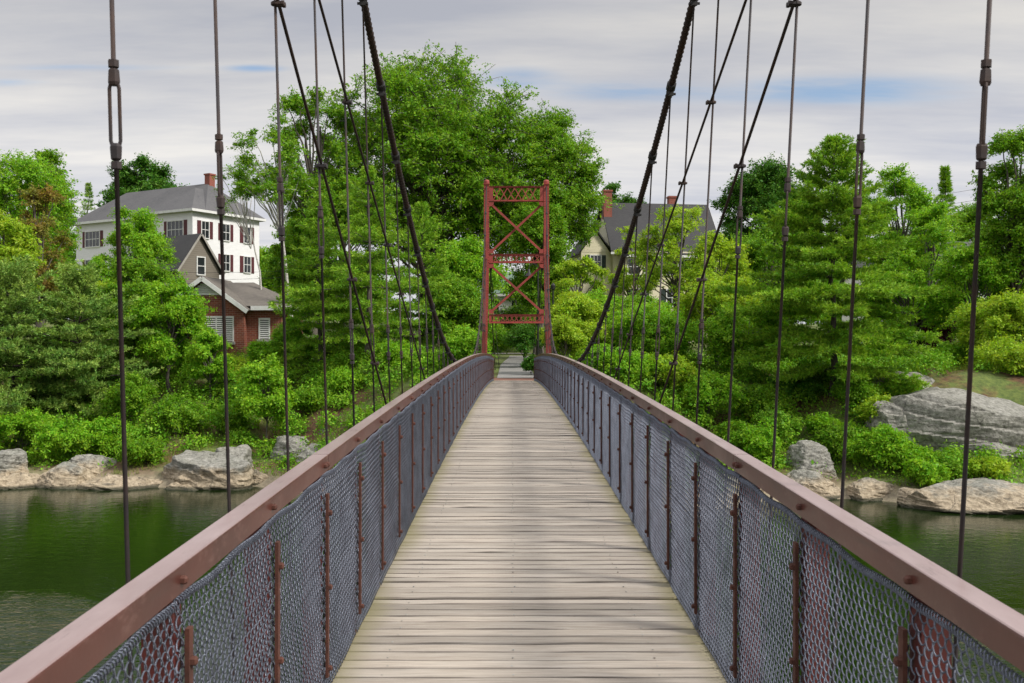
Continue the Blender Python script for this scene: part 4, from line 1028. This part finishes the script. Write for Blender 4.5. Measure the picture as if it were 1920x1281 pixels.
rk("steep grey rock face below the shrubs right of the pine", 1635, 1725, 745, 835, 41.8, 1.4, 16)
rk("dark broken rock under the outcrop at right", 1790, 1960, 822, 880, 39.9, 1.4, 17)
rk("low pale shore slab running off the right edge", 1715, 1990, 900, 955, 36.2, 2.0, 18, name="ledge", rough=.06, p=2.6, sub=6)
rk("rounded grey boulder left of the pine's foot", 1475, 1575, 832, 890, 40.6, 1.1, 19)
rk("tan waterline ledge below the rounded boulder", 1440, 1590, 880, 936, 39.2, 1.1, 20, name="ledge", p=4)
rk("blocky tan ledge on the right shore under the shrubs", 1580, 1700, 898, 938, 38.8, .9, 21, name="ledge", p=4.5)
rk("small stone at the tip of the pale slab", 1695, 1745, 918, 945, 37.0, .5, 22)
rk("tan ledge seen under the right handrail", 1330, 1460, 885, 930, 38.8, 1.1, 23, name="ledge", p=4)

# ------------------------------------------------------------------ buildings
class Frame:
    """local building frame: x along the front wall, y into the building"""
    def __init__(s, o): s.o = o
def window(parent, p, t, w, h, nrm, shut=None, cols=2, rows=2, name="window", sw=None):
    p, t, nrm = (np.asarray(q, float) for q in (p, t, nrm)); up_ = np.array((0, 0, 1.0))
    fr = MB(); f = .09
    def bx(cx_, cz_, hw, hh, dep, pr): fr.obox(p + t * cx_ + up_ * cz_ + nrm * pr, t * hw, nrm * dep, up_ * hh)
    bx(-w / 2 - f / 2, 0, f / 2, h / 2 + f, .05, .03); bx(w / 2 + f / 2, 0, f / 2, h / 2 + f, .05, .03)
    bx(0, h / 2 + f / 2, w / 2, f / 2, .05, .03); bx(0, -h / 2 - f / 2, w / 2, f / 2, .07, .045)
    for k in range(1, cols): bx(-w / 2 + w * k / cols, 0, .022, h / 2, .02, .03)
    for k in range(1, rows): bx(0, -h / 2 + h * k / rows, w / 2, .028, .018, .03)
    wo = fr.build(name, M_trim, parent)
    pn = MB(); pn.obox(p + nrm * .012, t * w / 2, nrm * .008, up_ * h / 2); pn.build("pane", M_glass, wo)
    if shut:
        sw = sw or .42
        for s_ in (-1, 1):
            sb = MB(); c = p + t * s_ * (w / 2 + f + sw / 2 + .02)
            sb.obox(c + nrm * .02, t * sw / 2, nrm * .018, up_ * (h / 2 + .05))
            for q in np.linspace(-h / 2, h / 2, 12): sb.obox(c + nrm * .042 + up_ * q, t * sw * .38, nrm * .006, up_ * .03)
            sb.build("shutter", shut, parent)
    return wo
def prism(mb, P, ext):
    P = np.asarray(P, float); n = len(P); ext = np.asarray(ext, float)
    mb.add(np.concatenate((P, P + ext)), [tuple(range(n))[::-1]], [tuple(range(n, 2 * n))], [(j, (j + 1) % n, n + (j + 1) % n, n + j) for j in range(n)])
def slab(mb, P, th):
    P = np.asarray(P, float); nrm = np.cross(P[1] - P[0], P[2] - P[0]); nrm /= np.linalg.norm(nrm)
    if nrm[2] < 0: nrm = -nrm
    prism(mb, P, nrm * th)
def hip_roof(mb, x0, x1, y0, y1, z, rise, ov=.45, th=.12):
    x0 -= ov; x1 += ov; y0 -= ov; y1 += ov
    if x1 - x0 >= y1 - y0:
        k = (y1 - y0) / 2; a, b = (x0 + k, (y0 + y1) / 2, z + rise), (x1 - k, (y0 + y1) / 2, z + rise)
        F4 = [[(x0, y0, z), (x1, y0, z), b, a], [(x1, y1, z), (x0, y1, z), a, b]]; F3 = [[(x1, y0, z), (x1, y1, z), b], [(x0, y1, z), (x0, y0, z), a]]
    else:
        k = (x1 - x0) / 2; a, b = ((x0 + x1) / 2, y0 + k, z + rise), ((x0 + x1) / 2, y1 - k, z + rise)
        F4 = [[(x1, y0, z), (x1, y1, z), b, a], [(x0, y1, z), (x0, y0, z), a, b]]; F3 = [[(x0, y0, z), (x1, y0, z), a], [(x1, y1, z), (x0, y1, z), b]]
    for q in F4 + F3: mb.add(q, [tuple(range(len(q)))])
    mb.add([(x0, y0, z), (x1, y0, z), (x1, y1, z), (x0, y1, z)], [(3, 2, 1, 0)])
def fascia(mb, x0, x1, y0, y1, z, ov=.45, h=.22):
    x0 -= ov; x1 += ov; y0 -= ov; y1 += ov; e = .03
    mb.box(x0 - e, x1 + e, y0 - e, y0 - .003, z - h, z + .02); mb.box(x0 - e, x1 + e, y1 + .003, y1 + e, z - h, z + .02)
    mb.box(x0 - e, x0 - .003, y0, y1, z - h, z + .02); mb.box(x1 + .003, x1 + e, y0, y1, z - h, z + .02)
def chimney(parent, x, y, z0_, z1_, w=.6, flue=True):
    mb = MB(); mb.box(x - w / 2, x + w / 2, y - w / 2, y + w / 2, z0_, z1_); mb.box(x - w / 2 - .06, x + w / 2 + .06, y - w / 2 - .06, y + w / 2 + .06, z1_, z1_ + .16)
    mb.build("chimney", M_chim, parent)

# white three-storey building: nearest corner at u=361, d=90
c0 = at(361, 393, 90); ez = float(c0[2]); gz = float(ground_z(c0[0] - 6, 98))
ang = math.atan2(-.5, .866)          # long wall runs left and away; local x from far left end to the corner
Lw, Dw = 19.3, 7.0
t1 = np.array((-.866, .5)); 
org = np.array((c0[0], c0[1]))
A = thing("white_building", "white clapboard three-storey building with maroon shutters and grey hip roof", "building", (org[0], org[1], gz - 1), math.atan2(-.5, .866))
# local frame: corner at origin; x negative goes left; y positive goes back
H_ = ez - gz + 1
mb = MB(); mb.box(-Lw, -6.6, 1.6, 1.6 + Dw, 0, H_); mb.box(-6.6, 0, 0, Dw + 1.6, 0, H_ - .003); mb.build("wall", M_white, A)
rf = MB(); hip_roof(rf, -Lw, 0.0, 1.6, 1.6 + Dw, H_ + .06, 3.4); hip_roof(rf, -6.6, 0, 0, Dw + .9, H_ + .062, 2.7); ro = rf.build("roof", M_roof, A)
fb = MB(); fascia(fb, -Lw, -7.2, 1.6, 1.6 + Dw, H_ + .05); fascia(fb, -6.6, 0, 0, Dw + 1.6, H_ + .045); fb.build("fascia", M_trim, ro)
mb = MB(); mb.box(-3.9, -3.2, 5.0, 5.7, H_ + 2.0, H_ + 4.3); mb.box(-3.97, -3.13, 4.93, 5.77, H_ + 4.3, H_ + 4.45); mb.build("chimney", M_chim, A)
for st in range(3):
    z = H_ - 1.75 - st * 2.95
    for yy_ in (1.5, 4.1, 6.9): window(A, (0, yy_, z), (0, 1, 0), .85, 1.55, (1, 0, 0), M_shut, 2, 2)
    window(A, (-2.3, 0, z), (1, 0, 0), 2.1, 1.6, (0, -1, 0), M_shut, 4, 2)
    window(A, (-5.6, 0, z), (1, 0, 0), .9, 1.5, (0, -1, 0), None, 2, 2)
    for xx_ in (-9.0, -11.6): window(A, (xx_, 1.6, z), (1, 0, 0), 1.0, 1.3, (0, -1, 0), None, 2, 2)
    window(A, (-16.6, 1.6, z), (1, 0, 0), 2.2, 1.55, (0, -1, 0), M_shut, 4, 2)

# weathered shingled house: gable faces right
pk = at(374, 440, 72)
G = thing("shingled_house", "old grey-brown shingled house with steep dark roof and one gable window", "house", (pk[0], pk[1], float(ground_z(pk[0], 72)) - .5), math.radians(-35))
Hp = float(pk[2]) - G.location.z; hw = 1.8; Lh = 7; He = Hp - 2.6
mb = MB(); prism(mb, [(0, -hw, 0), (0, hw, 0), (0, hw, He), (0, 0, Hp - .1), (0, -hw, He)], (-Lh, 0, 0)); mb.build("wall", M_grayshake, G)
rf = MB()
for s_ in (-1, 1): slab(rf, [(.25, 0, Hp), (-Lh - .25, 0, Hp), (-Lh - .25, s_ * (hw + .3), He - .3), (.25, s_ * (hw + .3), He - .3)], .12)
rf.build("roof", M_droof, G)
window(G, (0, 0.1, Hp - 2.35), (0, 1, 0), .62, 1.25, (1, 0, 0), None, 1, 2)
tr = MB()
for s_ in (-1, 1): tr.bar((.27, s_ * .05, Hp - .02), (.27, s_ * (hw + .28), He - .28), .14, .03, (0, 0, 1))
tr.build("rake_board", mat_paint("grey_weathered_trim", (0.4, 0.38, 0.35), (0.3, 0.28, 0.25), .7, 3), G)

# brick building with white pediment
pk = at(383, 521, 58)
K = thing("brick_building", "low red brick building with white louvred pediment and louvred windows", "building", (pk[0], 58, float(ground_z(pk[0] + 1, 59)) - .8), math.radians(-4))
Hp = float(pk[2]) - K.location.z; s_r = .72; gw = 2.45; He = Hp - gw * s_r
mb = MB(); prism(mb, [(-gw, 0, 0), (gw, 0, 0), (gw, 0, He), (0, 0, Hp - .12), (-gw, 0, He)], (0, 5.4, 0)); mb.box(gw, 4.5, .5, 5.4, 0, He - .02); mb.box(-6.5, -gw, .5, 5.4, 0, He - .02); mb.build("wall", M_brick, K)
rf = MB()
for s_ in (-1, 1): slab(rf, [(0, -.4, Hp), (0, 4.2, Hp), (s_ * (gw + .35), 4.2, He - .25), (s_ * (gw + .35), -.4, He - .25)], .10)
hip_roof(rf, -6.5, 4.5, .5, 5.4, He + .05, 1.6, .45); ro = rf.build("roof", mat_shingle("brown_grey_shingle", (0.10, 0.09, 0.08), (0.17, 0.15, 0.13)), K)
tr = MB()
for s_ in (-1, 1): tr.bar((0, -.43, Hp - .06), (s_ * (gw + .35), -.43, He - .31), .26, .05, (0, 0, 1))
tr.box(gw + .4, 5.0, .02, .06, He - .2, He + .06); tr.box(4.96, 5.0, .06, 5.85, He - .2, He + .06)
tr.build("cornice", M_trim, ro)
pd = MB(); pz = Hp - .95
pd.box(-1.02, 1.02, -.05, -.004, pz - .1, pz + .06)
for q in np.arange(pz + .12, Hp - .3, .11):
    hwq = (Hp - .22 - q) / s_r
    if hwq > .08: pd.obox((0, -.035, q), (hwq, 0, 0), (0, .02, .02), (0, -.02, .03))
pd.build("pediment_louvre", M_trim, K)
def louvre(x, z, w, h, y=0.0, sp=1):
    mb = MB(); 
    for a in (-w / 2, w / 2): mb.box(x + a - .04, x + a + .04, y - .06, y - .003, z - h / 2, z + h / 2)
    for k in range(1, sp): mb.box(x - w / 2 + w * k / sp - .03, x - w / 2 + w * k / sp + .03, y - .06, y - .003, z - h / 2, z + h / 2)
    mb.box(x - w / 2 - .04, x + w / 2 + .04, y - .06, y - .003, z + h / 2, z + h / 2 + .08)
    for q in np.arange(z - h / 2 + .07, z + h / 2, .125): mb.obox((x, y - .036, q), (w / 2 - .04, 0, 0), (0, .018, .014), (0, -.008, .026))
    wo = mb.build("louvred_window", M_trim, K)
    bk = MB(); bk.box(x - w / 2, x + w / 2, y - .012, y - .002, z - h / 2, z + h / 2); bk.build("backing", M_dark, wo)
    mb = MB(); mb.box(x - w / 2 - .12, x + w / 2 + .12, y - .14, y - .003, z - h / 2 - .18, z - h / 2 - .002); mb.build("sill", M_conc, wo)
zc = EYE + (640.5 - 618) * 58 / F - K.location.z
louvre(.75, zc, 2.1, 1.45, 0, 2); louvre(3.55, zc + .02, .62, 1.2, .5); louvre(-1.6, zc, 1.0, 1.45, 0)

# yellow house
o_ = at(1150, 465, 84); yz = float(ground_z(13, 86)) - .5
Yh = thing("yellow_house", "pale yellow house with dark roof, two brick chimneys and a lower left wing", "house", (float(o_[0]), 84, yz), math.radians(8))
He = float(o_[2]) - yz; Lh = 9.6; Hr = He + 4.4; dp = 7.5
mb = MB(); prism(mb, [(0, 0, 0), (0, dp, 0), (0, dp, He), (0, dp / 2, Hr - .15), (0, 0, He)], (Lh, 0, 0)); mb.box(-2.7, 0, .8, 6, 0, He - .3)
prism(mb, [(-2.7, .78, He - .32), (-.1, .78, He - .32), (-1.4, .78, He + 1.5)], (0, 5, 0)); mb.box(.6, 6.8, -1.6, 0, 0, He - .4); mb.build("wall", M_cream, Yh)
rf = MB()
for (ya, yb_) in ((-.35, dp / 2), (dp + .35, dp / 2)): slab(rf, [(-.3, ya, He - .38), (Lh + .3, ya, He - .38), (Lh + .3, yb_, Hr), (-.3, yb_, Hr)], .14)
for s_ in (-1, 1): slab(rf, [(-1.4, .55, He + 1.6), (-1.4, 6, He + 1.6), (-1.4 + s_ * 1.65, 6, He - .6), (-1.4 + s_ * 1.65, .55, He - .6)], .1)
slab(rf, [(.3, -1.95, He - .75), (7.1, -1.95, He - .75), (7.1, 0, He - .02), (.3, 0, He - .02)], .1)
ro = rf.build("roof", M_droof, Yh)
tr = MB()
for ya, s_ in ((-.35, 1), (dp + .35, -1)):
    tr.bar((Lh + .32, ya, He - .42), (Lh + .32, dp / 2, Hr - .06), .26, .04, (0, 0, 1))
tr.box(-.3, Lh + .3, -.40, -.36, He - .58, He - .36); tr.box(.3, 7.1, -2.0, -1.96, He - .95, He - .74)
tr.build("rake_board", M_trim, ro)
chimney(Yh, .1, dp / 2 - 1, Hr - 1.5, Hr + .9, .75); chimney(Yh, 6.6, dp / 2 + .4, Hr - 1.5, Hr + .7, .7)
for x in (1.4, 2.9, 4.4, 5.9): window(Yh, (x, -1.6, He - 1.75), (1, 0, 0), 1.0, 1.25, (0, -1, 0), None, 2, 2)
window(Yh, (-1.4, .8, He - 1.15), (1, 0, 0), .9, 1.05, (0, -1, 0), M_gshut, 3, 2, sw=.36)
for x in (1.8, 4.8, 8.3): window(Yh, (x, -.0 if x > 7 else -1.6, He - 4.4), (1, 0, 0), .9, 1.4, (0, -1, 0), M_gshut, 2, 2)
window(Yh, (8.3, 0, He - 1.6), (1, 0, 0), .9, 1.4, (0, -1, 0), None, 2, 2)
for z in (He + 1.4, He - 1.6): window(Yh, (Lh, dp / 2, z), (0, 1, 0), .8, 1.2, (1, 0, 0), None, 2, 2)

def cottage(label, u0, u1, v_eave, v_ridge, d, dep, wall, roof, rz=0, winx=(.3, .7), chim=None, drop=3.4):
    a, b = at(u0, v_eave, d), at(u1, v_eave, d); W = float(b[0] - a[0]); zr = float(at(0, v_ridge, d + dep / 2)[2])
    zg = float(ground_z((a[0] + b[0]) / 2, d + 1)) - .6
    C = thing("cottage", label, "house", (float(a[0]), d, zg), rz); He = float(a[2]) - zg; Hr = zr - zg
    mb = MB(); prism(mb, [(0, 0, 0), (0, dep, 0), (0, dep, He), (0, dep / 2, Hr - .15), (0, 0, He)], (W, 0, 0)); mb.build("wall", wall, C)
    rf = MB()
    for (ya, yb_) in ((-.3, dep / 2), (dep + .3, dep / 2)): slab(rf, [(-.3, ya, He - .2), (W + .3, ya, He - .2), (W + .3, yb_, Hr), (-.3, yb_, Hr)], .12)
    ro = rf.build("roof", roof, C)
    tr = MB(); tr.box(-.3, W + .3, -.36, -.31, He - .4, He - .17); tr.build("fascia", M_trim, ro)
    for f in winx: window(C, (W * f, 0, He - 1.4), (1, 0, 0), .85, 1.35, (0, -1, 0), None, 2, 2)
    if chim: chimney(C, W * chim, dep / 2, Hr - .8, Hr + 1.1, .7)
cottage("white cottage with grey roof and brick chimney at far right", 1780, 1915, 500, 455, 88, 7, M_white, M_roof, 0, (.2, .5, .8), .85)
cottage("small white house behind the big pine's right boughs", 1625, 1740, 528, 490, 80, 6, M_white, M_droof, 0, (.25, .7))
cottage("white house with pale green roof glimpsed through the tower", 900, 990, 548, 512, 92, 6, M_white, M_groof, 0, (.3, .75))

# ------------------------------------------------------------------ lamp, poles, wires
lp = at(1009, 640, 49.5); lz = float(ground_z(lp[0], 49.5))
Lm = thing("street_lamp", "black gooseneck street lamp with bell shade beside the path", "street lamp", (float(lp[0]), 49.5, lz))
ht = EYE + (640.5 - 505) * 49.5 / F - lz
mb = MB(); mb.tube([(0, 0, 0), (0, 0, .5), (0, 0, .55), (0, 0, ht)], [.09, .08, .05, .042], 10); mb.build("pole", M_dark, Lm)
mb = MB(); an = np.linspace(0, math.pi, 12); mb.tube([(-.24 + .24 * math.cos(q), 0, ht + .28 * math.sin(q)) for q in an], .02, 6); mb.build("gooseneck", M_dark, Lm)
mb = MB(); mb.tube_z(np.array((-.48, 0, ht)), [(.03, .02), (.06, 0), (.07, -.16), (.13, -.24), (.24, -.36), (.245, -.38), (.22, -.37), (.05, -.2)], 16); mb.build("lamp_shade", M_dark, Lm, True)
lp = at(1037, 640, 56); lz = float(ground_z(lp[0], 56))
Lm2 = thing("lamp_post", "slim black post among the shrubs right of the tower", "lamp post", (float(lp[0]), 56, lz))
ht = EYE + (640.5 - 545) * 56 / F - lz
mb = MB(); mb.tube([(0, 0, 0), (0, 0, ht)], [.06, .045], 8); mb.build("pole", M_dark, Lm2)
mb = MB(); mb.tube_z(np.array((0, 0, ht)), [(.05, 0), (.12, .08), (.14, .3), (.05, .42), (.001, .46)], 10); mb.build("lantern", M_dark, Lm2)
def wire(label, pts, sag, r_=.012):
    P = []
    for a, b in zip(pts[:-1], pts[1:]):
        t = np.linspace(0, 1, 14)[:, None]; q = np.asarray(a) * (1 - t) + np.asarray(b) * t; q[:, 2] -= sag * (4 * t * (1 - t))[:, 0]; P.append(q)
    mb = MB(); mb.tube(np.concatenate(P), r_, 5)
    return tag(mb.build("utility_wire", M_dark), label, "wire", "overhead utility wires")
wire("upper overhead wire at right above the treetops", [at(1700, 372, 76), at(2050, 300, 70)], .4)
wire("lower overhead wire at right above the treetops", [at(1700, 392, 76), at(2050, 322, 70)], .4)
wire("overhead wire crossing the shingled house's gable", [at(200, 500, 66), at(560, 506, 66)], .3, .01)
wire("overhead wire crossing just above the brick pediment", [at(200, 514, 66), at(560, 518, 66)], .3, .01)
